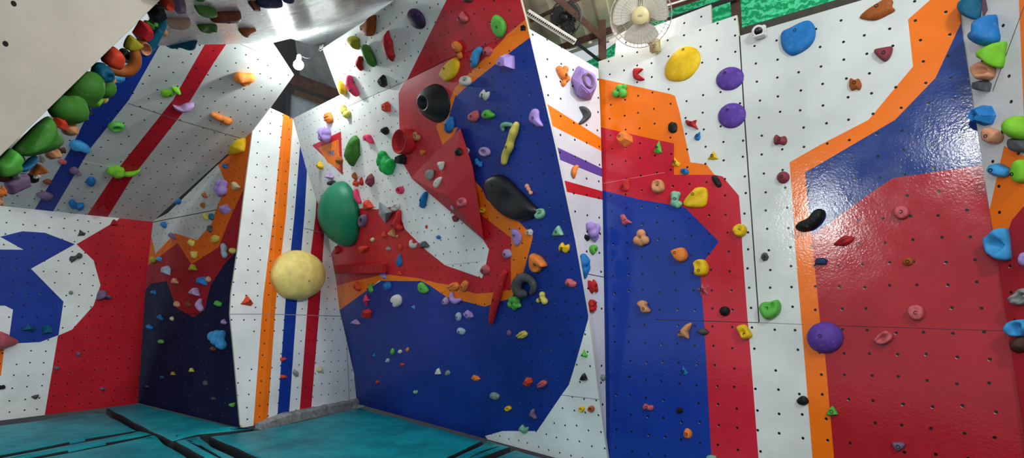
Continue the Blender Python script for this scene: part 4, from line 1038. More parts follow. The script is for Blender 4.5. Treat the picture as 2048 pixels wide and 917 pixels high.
horn(H, [(851, 388), (847, 400), (844, 412)], [5, 7.5, 6], 'blu', 'blue banana-shaped hold under the red triangular volume')
gd = hold(H, 0, 0, None, None, 0, None, 'gdome' if 0 else 'dgrn', 'huge green egg-shaped dome volume over the striped pillar edge', p=.4, pts=[(668, 364), (688, 369), (706, 388), (719, 418), (722, 452), (716, 480), (701, 495), (682, 492), (662, 478), (645, 458), (635, 430), (637, 402), (648, 378)], prof='round', name='climbing_volume', cat='climbing volume', boff=(-22, 40), bolt=1.3)
gd.data.materials[0] = plain_mat('green_dome_paint', '12805a', .45, var=.08)
hold(H, 664, 367, 14, 14, 30, 'shard', 'blk', 'small black wedge touching the top of the green dome volume', p=.9, bolt=False)
hold(H, 641, 441, 9, 10, 0, 'egg', 'dorg', 'small orange-brown chip near the edge of the green dome', p=2.6, bolt=False)
hold(H, 629, 411, 8, 24, 0, 'leaf', 'red', 'red sliver peeking out beside the green dome', p=.8, bolt=False)
hold(H, 735, 411, 20, 19, 15, 'rtri', 'ored', 'orange-red cone on the top edge of the lower red patch', p=.55, bolt=False)
hold(H, 726, 442, 15, 26, -12, 'ring', 'mauve', 'purple hollow pocket hold beside the green dome', p=.5)
volume(H, [(758, 403), (787, 424), (771, 448), (757, 429)], [(771, 427, .17)], .17, 'lgry', 'grey plywood pyramid on the top edge of the lower red patch', mat=plain_mat('bare_grey_ply', '8d979c', .6, var=.25, scale=10), bev=.006)
hold(H, 790, 414, 18, 18, 0, 'shell', 'wht', 'off-white hold between the grey pyramid and the red bottle', p=.5, scoop=(.1, -.2, .4, .6), bolt=False)
horn(H, [(797, 424), (796, 438), (793, 450), (801, 457)], [4.5, 7, 9.5, 6], 'red', 'red bottle-shaped hold hanging by the grey pyramid')
hold(H, 769, 470, 11, 11, 0, 'rtri', 'ored', 'tiny orange-red pyramid in the middle of the lower red patch', p=.6, bolt=False)
hold(H, 785, 466, 16, 15, -20, 'rtri', 'tan', 'small tan wedge on the lower red patch', p=.5, bolt=False)
hold(H, 794, 473, 6, 7, 0, 'oval', 'tan', 'tiny tan dot beside the tan wedge', p=.5, bolt=False)
hold(H, 745, 480, 8, 9, 0, 'oval', 'cream', 'tiny cream button on the lower red patch', p=.6, bolt=False)
hold(H, 728, 498, 18, 16, 0, 'rtri', 'ored', 'orange-red cone below the green dome on the lower red patch', p=.6, pts=[(719, 494), (728, 492), (738, 494), (733, 503), (726, 506), (722, 500)], bolt=False)
hold(H, 777, 498, 11, 8, -15, 'pill', 'lgry', 'tiny grey pill on the lower red patch', p=.5, bolt=False)
hold(H, 801, 496, 7, 15, 0, 'leaf', 'ored', 'tiny orange-red sliver above the blue drop', p=.5, bolt=False)
hold(H, 826, 489, 18, 19, 0, 'heart', 'wht', 'off-white crescent on the lower red patch beside the white tongue', p=.4, pts=[(819, 482), (823, 480), (825, 487), (832, 490), (835, 486), (833, 495), (826, 498), (819, 493)], prof='ridge', bolt=False)
hold(H, 848, 490, 17, 13, 10, 'rtri', 'gry', 'dark grey cone on the border of the lower red patch and white', p=.6, bolt=False)
hold(H, 799, 521, 13, 27, -5, 'drop', 'blu', 'blue drop hanging above the red ledge end', p=.4, bolt=False)
hold(H, 799, 547, 8, 8, 0, 'rtri', 'ored', 'tiny red cone past the end of the red ledge', p=.6, bolt=False)
hold(H, 651, 523, 13, 14, -25, 'pill', 'dorg', 'brown button beside the yellow ball dome', p=.5, bolt=False)
hold(H, 767, 550, 18, 16, -30, 'fin', 'lav', 'lavender spiked hold under the red ledge', p=.45, bolt=False)
hold(H, 853, 454, 5, 8, 0, 'oval', 'ored', 'tiny orange-red dot on the white tongue', p=.5, bolt=False)
hold(H, 877, 475, 10, 8, -25, 'oval', 'blu', 'tiny blue dot on the white tongue', p=.5, bolt=False)
hold(H, 675, 500, 13, 15, 30, 'rtri', 'red', 'small red wedge at the corner of the lower red patch', p=.4, bolt=False)
# red ledge
bm = bmesh.new(); a, b = H.hit(666, 539), H.hit(776, 536); d = (b - a).normalized(); vv = H.n.cross(d)
box_bm(bm, (a + b) / 2 + H.n * .05, d, vv, H.n, (b - a).length, .13, .10, .006)
tag(from_bm('wooden_ledge', bm, hold_mat('rred')), 'long red wooden ledge across the lower red patch', 'ledge')
# red triangular volume
volume(H, [(921, 257), (878, 298), (834, 343), (823, 357), (968, 481), (946, 335)], [(894, 392, .2)], .2, 'red', 'large red triangular volume jutting out above the white tongue', mat=paint_mat('b8242f', False, .3), bev=.006, lip=.08)
T = Plane(H.p + H.n * .12, H.n)
hold(T, 923, 405, 18, 20, 0, 'blob', 'coral', 'dusty red knob low on the red triangular volume', p=.5)
hold(T, 906, 415, 9, 12, 10, 'oval', 'plav', 'tiny pale pink chip beside the knob on the red triangular volume', p=.5, bolt=False)
T2 = Plane(H.p + H.n * .14, H.n)
hold(T2, 882, 332, 13, 20, 5, 'half', 'wht', 'off-white hold on the red triangular volume, top of three pale ones', p=.4, bolt=.6)
hold(T2, 860, 350, 16, 21, 0, 'half', 'lgry', 'grey half-moon hold on the red triangular volume', p=.4, pts=[(852, 345), (858, 340), (867, 341), (867, 352), (862, 361), (854, 355)], bolt=.6)
hold(T2, 877, 366, 17, 24, 0, 'half', 'wht', 'off-white half-moon hold low on the red triangular volume', p=.4, pts=[(870, 363), (878, 355), (885, 355), (882, 366), (875, 377), (869, 373)], bolt=.6)
hold(T, 916, 304, 12, 16, 10, 'pill', 'blk', 'black knob near the peak of the red triangular volume', p=.5)
hold(H, 911, 437, 12, 14, 0, 'blob', 'mar', 'dark red knob under the lower edge of the red triangular volume', p=.5, bolt=False)
# black half moon
hold(H, 0, 0, None, None, 0, None, 'blk', 'large black half-moon volume on the blue field', pts=[(966, 364), (977, 353), (996, 348), (1015, 357), (1034, 377), (1060, 404), (1074, 421), (1068, 433), (1054, 440), (1033, 442), (1009, 432), (986, 411), (972, 388)], name='climbing_volume', cat='climbing volume', boff=(-28, 26), scoop=(.1, -.05, .4, .3), p=.17)
hold(H, 899, 250, 17, 34, -6, 'shard', 'blu', 'blue wedge on the orange band below the black funnel', p=.5, pts=[(893, 240), (904, 233), (907, 248), (904, 262), (896, 267), (890, 262), (891, 250)], prof='ridge')
hold(H, 948, 233, 20, 25, 0, 'fin', 'coral', 'pink hooked hold near the top of the blue field', p=.45, pts=[(939, 232), (946, 225), (955, 221), (957, 234), (952, 244), (941, 242)])
hold(H, 977, 230, 23, 22, 0, 'rtri', 'grn', 'green rounded jug beside the pink hooked hold', p=.5, pts=[(966, 231), (970, 223), (976, 219), (983, 224), (989, 230), (984, 237), (972, 238)])
horn(H, [(1022, 250), (1012, 249), (1006, 252), (1006, 260)], [4, 5, 5.5, 4], 'mint', 'green hook hold tucked behind the long yellow stick', bolt=False)
horn(H, [(1032, 250), (1028, 264), (1022, 280), (1019, 294), (1011, 310), (1007, 326)], [6.5, 9, 8, 9, 8, 6.5], 'lyel', 'long pale yellow bone-like stick hold on the blue field', lift=.9)
hold(H, 1071, 236, 28, 40, 0, 'wing', 'lav', 'lavender wing-shaped hold at the edge of the blue field', p=.3, pts=[(1058, 240), (1061, 224), (1068, 217), (1077, 221), (1079, 238), (1086, 252), (1078, 255), (1066, 248)], prof='ridge')
hold(H, 969, 304, 22, 19, -35, 'ring', 'plav', 'pinkish lavender ring hold on the blue field', p=.4)
balls(H, 956, 326, [(-3, 5, 4), (0, 0, 5), (4, -5, 4), (5, 0, 3)], 'blu', 'small bright blue lumpy hold beside the red triangular volume', bolt=False)
balls(H, 1057, 379, [(-3, 6, 4.5), (0, 0, 4), (4, -7, 4)], 'peach', 'small pinkish double knob on the blue field above the black half-moon', bolt=False)
hold(H, 965, 421, 13, 11, -5, 'ring', 'yel', 'small yellow ring on the orange band', p=.45)
hold(H, 1079, 428, 18, 22, -10, 'jug', 'mint', 'mint green jug at the tip of the black half-moon', p=.5)
hold(H, 1116, 463, 18, 20, 0, 'rtri', 'mint', 'mint green rounded wedge on blue, second below the black half-moon', p=.5)
hold(H, 1058, 465, 14, 13, 0, 'block', 'wht', 'small white cube on the orange and blue border', p=.5)
hold(H, 1033, 475, 20, 34, 5, 'half', 'lav', 'lavender half-moon plate on the orange band', p=.22, pts=[(1023, 460), (1030, 458), (1040, 466), (1043, 479), (1037, 491), (1031, 491), (1026, 478)], boff=(-2, 4))
hold(H, 1128, 496, 21, 20, -15, 'peanut', 'yel', 'yellow rounded hold near the edge of the blue field', p=.45)
hold(H, 1077, 527, 33, 34, 0, 'shell', 'org', 'large orange shell jug on the blue field', p=.5, pts=[(1064, 508), (1072, 509), (1083, 516), (1093, 532), (1084, 536), (1078, 545), (1067, 543), (1062, 526)], scoop=(.1, -.5, .5, .5))
hold(H, 1014, 508, 16, 19, 20, 'pill', 'plav', 'pale lilac knob on red beside the orange band', p=.5)
hold(H, 970, 540, 19, 20, 0, 'egg', 'coral', 'dusty red knob at the tip of the white tongue', p=.5)
horn(H, [(1061, 588), (1066, 576), (1062, 562), (1050, 555), (1039, 561), (1035, 574), (1040, 586), (1050, 588)], [5, 7, 8, 9, 11, 12, 10.5, 7], 'gry', 'large grey crescent hold on the blue field', bolt=False)
hold(H, 1141, 567, 23, 15, -28, 'pill', 'coral', 'dusty pink oval at the far edge of the blue field', p=.5)
horn(H, [(1009, 546), (1002, 566), (994, 598), (986, 625), (981, 647)], [4.5, 8, 9, 7.5, 5], 'red', 'long red baton-shaped hold crossing the orange band', lift=.8)
balls(H, 1028, 606, [(-4, 6, 7), (5, 5, 7), (-6, -3, 7), (4, -4, 7), (9, -6, 4), (0, -10, 5)], 'grn', 'green bubbly hold below the grey crescent')
balls(H, 1084, 598, [(0, 8, 5.5), (1, 0, 6), (-8, -4, 4.5), (5, -5, 6)], 'lyel', 'yellow three-lobed hold beside the grey crescent')
hold(H, 906, 573, 21, 19, -30, 'shell', 'org', 'orange ear-shaped hold, first of a pair on the lower orange band', p=.5)
hold(H, 928, 573, 14, 23, -25, 'pill', 'org', 'orange oval hold, second of a pair on the lower orange band', p=.5)
horn(H, [(902, 587), (904, 597), (911, 603), (920, 600)], [3.5, 6, 6, 3.5], 'lav', 'lavender crescent below the pair of orange holds', bolt=False)
hold(H, 891, 603, 14, 16, 0, 'egg', 'plav', 'pinkish round knob beside the lavender crescent', p=.5)
hold(H, 917, 634, 12, 18, 5, 'oval', 'ice', 'pale grey-blue oval below the lavender crescent', p=.45)
hold(H, 936, 630, 21, 14, -40, 'block', 'lav', 'lavender slanted block beside the pale grey-blue oval', p=.45)
hold(H, 922, 663, 17, 13, -20, 'pill', 'ice', 'blue-grey pebble just below the seam of the lower blue field', p=.45)
hold(H, 1018, 667, 9, 14, 10, 'leaf', 'mauve', 'tiny purple leaf below the red baton', p=.5, bolt=False)
hold(H, 1043, 670, 19, 17, -20, 'shell', 'lyel', 'yellow shell hold below the green bubbly hold', p=.5)
hold(H, 714, 574, 14, 22, 10, 'shard', 'ored', 'orange-red wedge where the red patch meets the lower orange band', p=.5)
hold(H, 741, 576, 15, 22, -15, 'fin', 'grn', 'green hooked wedge at the top corner of the lower blue field', p=.45)
hold(H, 775, 573, 17, 19, 0, 'dome', 'blu', 'round blue knob at the top edge of the lower blue field', p=.55)
hold(H, 733, 601, 15, 26, 0, 'fin', 'pink', 'hot pink three-pointed hold on the lower blue field', p=.4, pts=[(727, 591), (732, 588), (735, 598), (742, 601), (735, 605), (732, 615), (728, 604)], prof='cone', smooth=0, bolt=False)
hold(H, 733, 628, 20, 20, 0, 'block', 'red', 'red block directly below the hot pink three-pointed hold', p=.5)
hold(H, 711, 645, 25, 12, 0, 'half', 'plav', 'pale lavender arch near the pillar edge of the lower blue field', p=.45, pts=[(699, 647), (708, 640), (716, 641), (723, 649), (714, 649), (707, 647)], prof='ridge', bolt=False)
hold(H, 794, 602, 22, 25, 0, 'heart', 'wht', 'white heart-like curled hold on the lower blue field', p=.45, pts=[(783, 599), (788, 591), (797, 590), (804, 597), (804, 608), (796, 615), (790, 612), (794, 606), (786, 605)], boff=(0, 2), bolt=False)
hold(H, 827, 614, 10, 8, -30, 'tri', 'lblu', 'tiny light blue sliver beside the white curled hold', p=.3, bolt=False)
hold(H, 847, 577, 22, 22, 0, 'half', 'grn', 'light green half-moon at the top edge of the lower blue field', p=.35, pts=[(837, 568), (843, 565), (851, 571), (858, 581), (854, 587), (844, 586), (837, 579)])
sm = [(785, 704, 8, 13, 'egg', 'grn', 'tiny green hold in the small cluster low on the blue field'), (800, 704, 9, 8, 'oval', 'wht', 'tiny white button at the top of the small cluster low on the blue field'), (815, 700, 7, 10, 'leaf', 'org', 'tiny orange leaf in the small cluster low on the blue field'),
      (748, 711, 8, 8, 'tri', 'blu', 'tiny blue triangle beside the small cluster low on the blue field'), (775, 722, 8, 9, 'rock', 'ice', 'tiny pale rock at the bottom of the small cluster'), (805, 730, 9, 7, 'bean', 'ored', 'tiny red-orange bean under the small cluster'),
      (755, 765, 8, 7, 'oval', 'ored', 'tiny orange-red dot low on the blue field by the pillar'), (876, 744, 10, 12, 'rtri', 'wht', 'tiny white wedge, first of a pair low on the blue field'), (895, 747, 10, 11, 'rock', 'sage', 'tiny grey-green pebble, second of a pair low on the blue field'), (831, 785, 10, 8, 'peanut', 'mint', 'tiny mint peanut near the mats on the blue field'),
      (951, 757, 18, 9, 'block', 'org', 'small flat orange hold on the lower blue field'), (989, 793, 19, 13, 'pill', 'sage', 'grey-green pill low on the blue field'), (1016, 818, 12, 10, 'ring', 'yel', 'tiny yellow ring low on the blue field'), (1083, 769, 18, 15, 'shell', 'coral', 'dusty pink split hold beside the red-orange block'), (1055, 765, 16, 18, 'block', 'ored', 'red-orange block low on the blue field'),
      (1066, 829, 15, 20, 'wing', 'mauve', 'small purple horned hold near the white foot'), (1047, 859, 18, 15, 'peanut', 'mint', 'mint peanut hold on the border of blue and the white foot'),
      (1168, 708, 15, 17, 'fin', 'grn', 'small green hooked hold on the white foot, topmost there'), (1167, 755, 13, 14, 'rtri', 'blk', 'small black triangle on the white foot'), (1163, 819, 11, 11, 'ring', 'yel', 'tiny yellow ring on the white foot'), (1182, 819, 12, 12, 'ring', 'dorg', 'tiny orange-brown ring on the white foot')]
for x, y, w, h, s, c, l in sm:
    hold(H, x, y, w, h, -25 if s in ('pill', 'block', 'peanut') and w > 15 else 0, s, c, l, p=.5, bolt=.6 if w * h > 120 and s != 'ring' else False)

SATIN = plain_mat('satin_black_fibreglass', '16181b', .42, bump=0)
for o in HOLDS:
    if o['label'].startswith(('big black funnel', 'large black half-moon')): o.data.materials[0] = SATIN
# ------------------------------------------------------------ holds on the striped pillar
GROUP = 'climbing holds on the striped pillar'
ball = hold(P_E2, 600, 551, 100, 102, 0, 'oval', 'lyel', 'big yellow ball dome volume on the striped pillar', p=.42, name='climbing_volume', cat='climbing volume', boff=(-8, -12), prof='round', seat=.2, noise_amp=.012)
ball.data.materials[0] = plain_mat('yellow_ball_paint', 'e8d27a', .5, var=.2, scale=6)
hold(P_E1, 495, 602, 27, 24, 0, 'fin', 'ored', 'red three-cornered hold on the white face of the striped pillar', p=.45, pts=[(482, 609), (489, 600), (495, 590), (502, 600), (508, 608), (503, 613), (492, 611)], prof='cone', smooth=0)
hold(P_E2, 566, 719, 11, 9, 20, 'bean', 'ored', 'tiny red hold on the blue stripe, upper of two', p=.6, bolt=False)
hold(P_E2, 567, 754, 11, 9, 10, 'bean', 'ored', 'tiny red hold on the blue stripe, lower of two', p=.6, bolt=False)
hold(P_E2, 591, 747, 9, 16, 0, 'shard', 'lgry', 'small grey hold between the blue and red stripes', p=.6, bolt=False)
hold(P_E2, 639, 740, 11, 12, 0, 'egg', 'cream', 'small cream knob beside the red stripe of the pillar', p=.7, bolt=False)
# ------------------------------------------------------------ holds on the low back wall
GROUP = 'climbing holds on the low back wall'
for x, y, w, h, r, s, c, l in [
    (163, 466, 18, 15, 15, 'fin', 'gry', 'grey hooked hold near the top of the low back wall'), (152, 515, 28, 13, 25, 'peanut', 'gry', 'grey lizard-like hold on the white ring of the low back wall'), (228, 446, 13, 12, 0, 'rtri', 'rred', 'small red hold in the top corner of the red field of the back wall'),
    (142, 586, 9, 8, 0, 'oval', 'sage', 'tiny grey-green button on the white ring of the back wall'), (206, 592, 33, 24, 20, 'wing', 'mauve', 'purple wing hold on the edge of the white ring'), (58, 656, 33, 18, 0, 'fin', 'teal', 'dark blue fin on the blue patch of the back wall'), (95, 660, 22, 19, 10, 'block', 'teal', 'dark blue block beside the blue fin on the back wall'),
    (157, 709, 10, 10, 0, 'oval', 'mauve', 'tiny purple-grey dot on the red field of the back wall, highest of three'), (114, 737, 12, 7, 0, 'pill', 'mauve', 'tiny purple-grey pill at the edge of the red field of the back wall'), (206, 778, 13, 8, 0, 'bean', 'mauve', 'tiny purple-grey bean near the mats on the red field of the back wall'),
    (71, 795, 15, 9, 15, 'half', 'gry', 'small dark hold low on the white of the back wall'), (3, 775, 16, 11, 10, 'bean', 'blk', 'black hold at the picture edge low on the back wall')]:
    hold(P_C, x, y, w, h, r, s, c, l, p=.4, bolt=.7 if w > 26 else False)
S = Plane(P_C.p + P_C.n * .0, P_C.n)
horn(P_C, [(-30, 683), (-5, 683), (18, 684), (38, 685)], [17, 14, 8, 2.5], 'coral', 'dusty pink spike at the picture edge on the low back wall', bolt=False)
# ------------------------------------------------------------ holds on the dark corner wall
GROUP = 'climbing holds on the dark corner wall'
D = P_D
hold(D, 0, 0, None, None, 0, None, 'yel', 'large yellow fin volume under the striped overhang', p=.35, pts=[(447, 308), (456, 295), (470, 286), (489, 275), (492, 282), (490, 298), (484, 305), (466, 309)], prof='ridge', bolt=False)
balls(D, 441, 376, [(-3, 9, 7), (6, 7, 7), (-7, -2, 7), (4, -6, 8), (-6, -11, 5)], 'lav', 'lavender bubble cluster on the dark corner wall', bolt=False)
dl = [(354, 402, 17, 14, 0, 'dome', 'blu', 'blue knob at the dark gap under the striped overhang'), (471, 372, 14, 15, 20, 'rtri', 'cream', 'cream wedge on orange beside the lavender bubble cluster'), (409, 390, 12, 14, 0, 'fin', 'dorg', 'brown-orange chip, upper of two on the white of the corner wall'), (406, 411, 9, 11, 0, 'egg', 'dorg', 'brown-orange chip, lower of two on the white of the corner wall'),
 (450, 332, 12, 10, 0, 'bean', 'blu', 'small blue hold under the yellow fin volume'), (449, 418, 25, 22, 0, 'pyr', 'lav', 'lavender pyramid hold on the orange zigzag of the corner wall'), (412, 433, 11, 16, 0, 'drop', 'lyel', 'small yellow drop at the tip of the white on the corner wall'), (423, 434, 9, 14, 0, 'pill', 'teal', 'small teal hold touching the yellow drop'),
 (328, 450, 11, 13, 10, 'egg', 'blu', 'small blue knob in the white corner by the back wall'), (420, 458, 9, 14, 0, 'pill', 'gry', 'small dark grey hold where white meets the orange zigzag'), (344, 473, 12, 16, 15, 'shard', 'mauve', 'small purple-grey hold at the peak of the red zigzag'), (383, 486, 12, 14, -20, 'peanut', 'lyel', 'small yellow hold at the orange valley of the corner wall'),
 (430, 478, 17, 14, 20, 'shell', 'lyel', 'pale yellow knobbly hold on the orange zigzag'), (465, 502, 13, 12, 0, 'dome', 'lyel', 'yellow button near the pillar edge of the corner wall'), (389, 510, 12, 17, 0, 'half', 'lyel', 'yellow half-moon low on the orange zigzag'), (307, 520, 11, 14, 0, 'egg', 'olv', 'olive-yellow hold at the end of the orange zigzag by the back wall'),
 (318, 518, 10, 9, -20, 'block', 'lblu', 'tiny blue hold touching the olive-yellow one'), (386, 536, 14, 12, 0, 'rtri', 'olv', 'olive-green wedge just under the orange zigzag'), (332, 541, 14, 19, 0, 'block', 'ice', 'blue-grey block on the red zigzag'), (350, 563, 12, 11, 0, 'rtri', 'peach', 'peach wedge on the lower red zigzag'),
 (404, 562, 18, 18, 0, 'block', 'blu', 'bright blue block on the red zigzag'), (417, 559, 10, 12, 0, 'egg', 'peach', 'peach knob touching the bright blue block'), (390, 584, 18, 15, -15, 'rtri', 'plav', 'lavender wedge below the bright blue block'), (307, 585, 9, 8, 0, 'block', 'blu', 'tiny blue cube on navy by the back wall'),
 (354, 609, 11, 13, 15, 'egg', 'peach', 'peach knob on the lowest point of the red zigzag, first of two'), (377, 609, 10, 12, 0, 'egg', 'brn', 'brown knob on the lowest point of the red zigzag'), (436, 608, 15, 11, -20, 'pill', 'grn', 'light green pill on navy near the pillar'),
 (320, 635, 14, 13, 0, 'fin', 'blu', 'blue spiky hold just below the seam of the corner wall'), (344, 638, 7, 9, 0, 'oval', 'cream', 'tiny cream dot just below the seam of the corner wall'), (300, 655, 13, 10, -20, 'bean', 'blu', 'small blue bean on navy by the back wall'), (322, 684, 11, 9, 0, 'oval', 'grn', 'tiny green button on the navy'),
 (426, 698, 11, 10, 0, 'egg', 'brn', 'small brown hold under the blue lumpy cluster'), (448, 644, 12, 11, 0, 'drop', 'plav', 'small lavender hold above the blue lumpy cluster'), (383, 741, 8, 8, 0, 'rtri', 'lyel', 'tiny yellow hold low on the navy'), (346, 748, 8, 7, 0, 'rtri', 'olv', 'tiny olive hold low on the navy'), (324, 755, 8, 6, 0, 'oval', 'teal', 'tiny teal dot low on the navy'),
 (411, 767, 8, 11, 0, 'pill', 'gry', 'tiny grey pill low on the navy'), (294, 774, 7, 5, 0, 'oval', 'gry', 'tiny grey dot near the mats by the back wall'), (427, 798, 8, 6, 0, 'oval', 'gry', 'tiny grey dot near the mats below the grey pill'), (465, 811, 11, 10, 15, 'half', 'grn', 'small green hold near the mats by the pillar edge')]
for x, y, w, h, r, s, c, l in dl: hold(D, x, y, w, h, r, s, c, l, p=.55, bolt=.6 if w * h > 190 else False)
horn(D, [(445, 491), (449, 498), (448, 505), (451, 512)], [4.5, 5.5, 5, 5], 'ice', 'pale blue crooked hold on the red zigzag near the pillar', bolt=False)
horn(D, [(399, 600), (398, 610), (403, 619)], [3, 6, 5], 'plav', 'lavender tooth-shaped hold at the foot of the red zigzag', bolt=False)
balls(D, 435, 679, [(-11, 6, 8), (-2, 8, 8), (8, 9, 7), (-4, -2, 8), (6, -3, 7), (10, -12, 7), (2, -11, 6)], 'lblu', 'bright blue lumpy cluster on the navy by the pillar', bolt=False)
# ------------------------------------------------------------ holds on the striped overhang
GROUP = 'climbing holds on the striped overhang'
B = P_B
balls(B, 489, 161, [(-9, 5, 9), (2, 4, 8), (11, 4, 8), (-1, -7, 6), (8, -6, 5)], 'org', 'orange knuckled hold high on the striped overhang', bolt=False)
hold(B, 335, 187, 26, 15, 5, 'pill', 'lime', 'lime green two-part hold between the blue and red stripes', p=.35, boff=(4, 0))
hold(B, 353, 181, 22, 12, -35, 'leaf', 'lime', 'lime green leaf overlapping the two-part lime hold', p=.5, bolt=False)
hold(B, 368, 215, 45, 18, 5, 'half', 'plav', 'pale lavender crescent on the red stripe of the overhang', p=.4, pts=[(346, 211), (358, 214), (372, 208), (387, 207), (389, 212), (378, 221), (362, 222), (350, 218)], prof='ridge', bolt=False)
horn(B, [(425, 230), (436, 234), (446, 238)], [4, 6, 4], 'org', 'orange bent hold below the knuckled hold, upper half', bolt=False)
hold(B, 452, 242, 27, 14, -15, 'pill', 'org', 'orange bent hold below the knuckled hold, lower half', p=.4, bolt=False)
hold(B, 233, 254, 34, 17, 0, 'ring', 'grn', 'green doughnut ring beside the blue stripe', p=.3)
hold(B, 160, 293, 43, 20, -12, 'half', 'lblu', 'light blue dome on the blue stripe', p=.4, pts=[(139, 290), (146, 283), (160, 283), (174, 290), (182, 300), (178, 304), (160, 297), (142, 297)], prof='ridge', bolt=False)
balls(B, 234, 347, [(-9, 3, 7), (2, 0, 8), (8, 4, 5), (0, 6, 6)], 'lime', 'lime green lump on the lower red stripe', bolt=False)
horn(B, [(245, 348), (258, 348), (270, 346), (280, 342)], [4, 5, 4, 1.5], 'lime', 'lime green tapering tail beside the lime lump', bolt=False)
for x, y, w, h, r, s, c, l in [(182, 364, 18, 18, -25, 'pill', 'blu', 'blue pill between the stripes low on the overhang'), (150, 342, 30, 13, -12, 'wing', 'mauve', 'purple hooked hold on the blue stripe'), (90, 391, 35, 14, -5, 'leaf', 'mauve', 'dim purple leaf at the lower end of the blue stripe'), (153, 411, 33, 16, -18, 'peanut', 'blu', 'blue two-lobed hold at the bottom of the overhang'),
    (207, 418, 24, 13, -10, 'fin', 'rred', 'dim red hold at the lower end of the red stripe'), (125, 324, 18, 8, -5, 'pill', 'coral', 'dim pinkish sliver beside the blue stripe'), (95, 364, 20, 10, 0, 'leaf', 'brn', 'dim brown sliver beside the lower blue stripe')]:
    hold(B, x, y, w, h, r, s, c, l, p=.4, bolt=False)
# ------------------------------------------------------------ holds on the white ceiling panel
GROUP = 'climbing holds on the white ceiling panel'
FP = P_F
hold(FP, 354, 43, 50, 30, 0, 'fin', 'beige', 'beige triangular hold on the ceiling panel by the beige slab', p=.4, pts=[(331, 36), (350, 31), (380, 33), (377, 42), (368, 52), (356, 57), (343, 46)], bolt=False)
hold(FP, 413, 19, 44, 30, 0, 'shell', 'dgrn', 'dark green hollow hold on the ceiling panel', p=.4, pts=[(391, 6), (410, 6), (430, 18), (433, 28), (420, 37), (405, 33), (396, 22)], bolt=False)
hold(FP, 452, 30, 66, 38, 0, 'D', 'brn', 'big brown shield hold on the ceiling panel', p=.3, pts=[(417, 38), (436, 22), (460, 14), (481, 14), (482, 28), (480, 42), (466, 47), (440, 44)])
hold(FP, 416, 56, 40, 20, 0, 'jug', 'dgrn', 'mid green jug on the ceiling panel below the brown shield', p=.45, bolt=False)
hold(FP, 490, 62, 30, 26, 0, 'dome', 'dorg', 'orange-brown round hold on the ceiling panel', p=.5, bolt=False)
horn(FP, [(492, 64), (502, 63), (512, 61)], [6, 5, 3], 'org', 'orange thumb beside the orange-brown round hold on the ceiling panel', bolt=False)
TL = FP.hit(357, 89)
hold(Plane(TL, CAM - TL), 357, 89, 76, 23, 0, 'D', 'teal', 'long teal-blue ledge hold where ceiling panel and overhang meet', p=.3, pts=[(319, 80), (340, 79), (392, 79), (394, 92), (388, 100), (376, 101), (360, 96), (345, 98), (332, 92)], bolt=False)
hold(FP, 509, 11, 22, 32, 10, 'shard', 'brn', 'brown knobbly hold on the ceiling panel at the top of the picture', p=.5, bolt=False)
hold(FP, 541, 5, 52, 22, -8, 'half', 'nvy', 'dark blue hold at the top of the picture beside the bright glare', p=.35, pts=[(514, 0), (530, -8), (560, -4), (566, 5), (556, 13), (535, 14), (520, 9)], bolt=False)
hold(FP, 577, 1, 26, 12, -10, 'pill', 'nvy', 'dark blue sliver cut by the top of the picture', p=.4, bolt=False)
hold(FP, 400, -2, 22, 10, 0, 'pill', 'dgrn', 'dark green sliver cut by the top of the picture', p=.4, bolt=False)
hold(FP, 357, 11, 36, 30, 20, 'block', 'mauve', 'purple-grey angular block on the ceiling panel beside the slab edge', p=.5, bolt=False)
# ------------------------------------------------------------ holds crowding the steep face under the beige slab
GROUP = 'climbing holds crowding the edge of the beige slab'
def edge_plane(x, y, push):
    """a facing plane for one hold at the slab edge: tangent to the face, set back by push metres"""
    n = (P_A2.n * .55 - ray(x, y).normalized() * .8).normalized()
    t = (x + (312 - y)) / (320 + 312)
    base = A_lo.lerp(A_hi, max(-.1, min(1.1, t)))
    d = (base - CAM).dot(ray(x, y).normalized()) / ray(x, y).length
    p = CAM + ray(x, y) * (d + push)
    return Plane(p, n)
def eh(x, y, w, h, r, s, c, l, push=.15, **k): return hold(edge_plane(x, y, push), x, y, w, h, r, s, c, l, bolt=False, **k)
eh(333, 8, 32, 26, -20, 'rock', 'ored', 'orange-red block at the top of the slab edge row', p=.6)
eh(316, 28, 36, 28, 35, 'block', 'blk', 'black block near the top of the slab edge row', .12, p=.6)
eh(303, 47, 24, 24, 40, 'peanut', 'grn', 'green lumps between the black and red blocks of the slab edge row', .25, p=.5)
eh(285, 61, 40, 42, 40, 'block', 'rred', 'red faceted block in the slab edge row', .1, p=.6, pts=[(268, 68), (283, 43), (300, 50), (301, 62), (292, 75), (278, 82)], prof='facet', smooth=0)
eh(306, 78, 44, 72, 0, 'shard', 'teal', 'dark teal slab-like hold behind the slab edge row', .32, p=.2, pts=[(330, 36), (332, 46), (316, 80), (298, 110), (280, 112), (286, 88), (302, 66), (318, 44)])
eh(329, 66, 14, 14, 0, 'dome', 'peach', 'pale peach button beside the dark teal slab-like hold', .4, p=.4)
eh(263, 86, 32, 26, 0, 'shell', 'olv', 'mustard yellow hold in the slab edge row', .12, p=.5, pts=[(249, 95), (260, 72), (277, 82), (284, 90), (266, 100)])
eh(285, 93, 22, 27, 25, 'oval', 'peach', 'peach cup hold beside the mustard one in the slab edge row', .2, p=.7, prof='cup')
ep = edge_plane(255, 120, .18)
horn(ep, [(268, 98), (272, 112), (269, 130), (257, 142), (238, 143), (220, 139)], [6, 7.5, 8.5, 9, 8, 6], 'dorg', 'big orange-brown hook ring in the slab edge row', bolt=False)
eh(251, 112, 22, 28, 25, 'ring', 'gry', 'blue-grey ring inside the orange-brown hook', .26, p=.4)
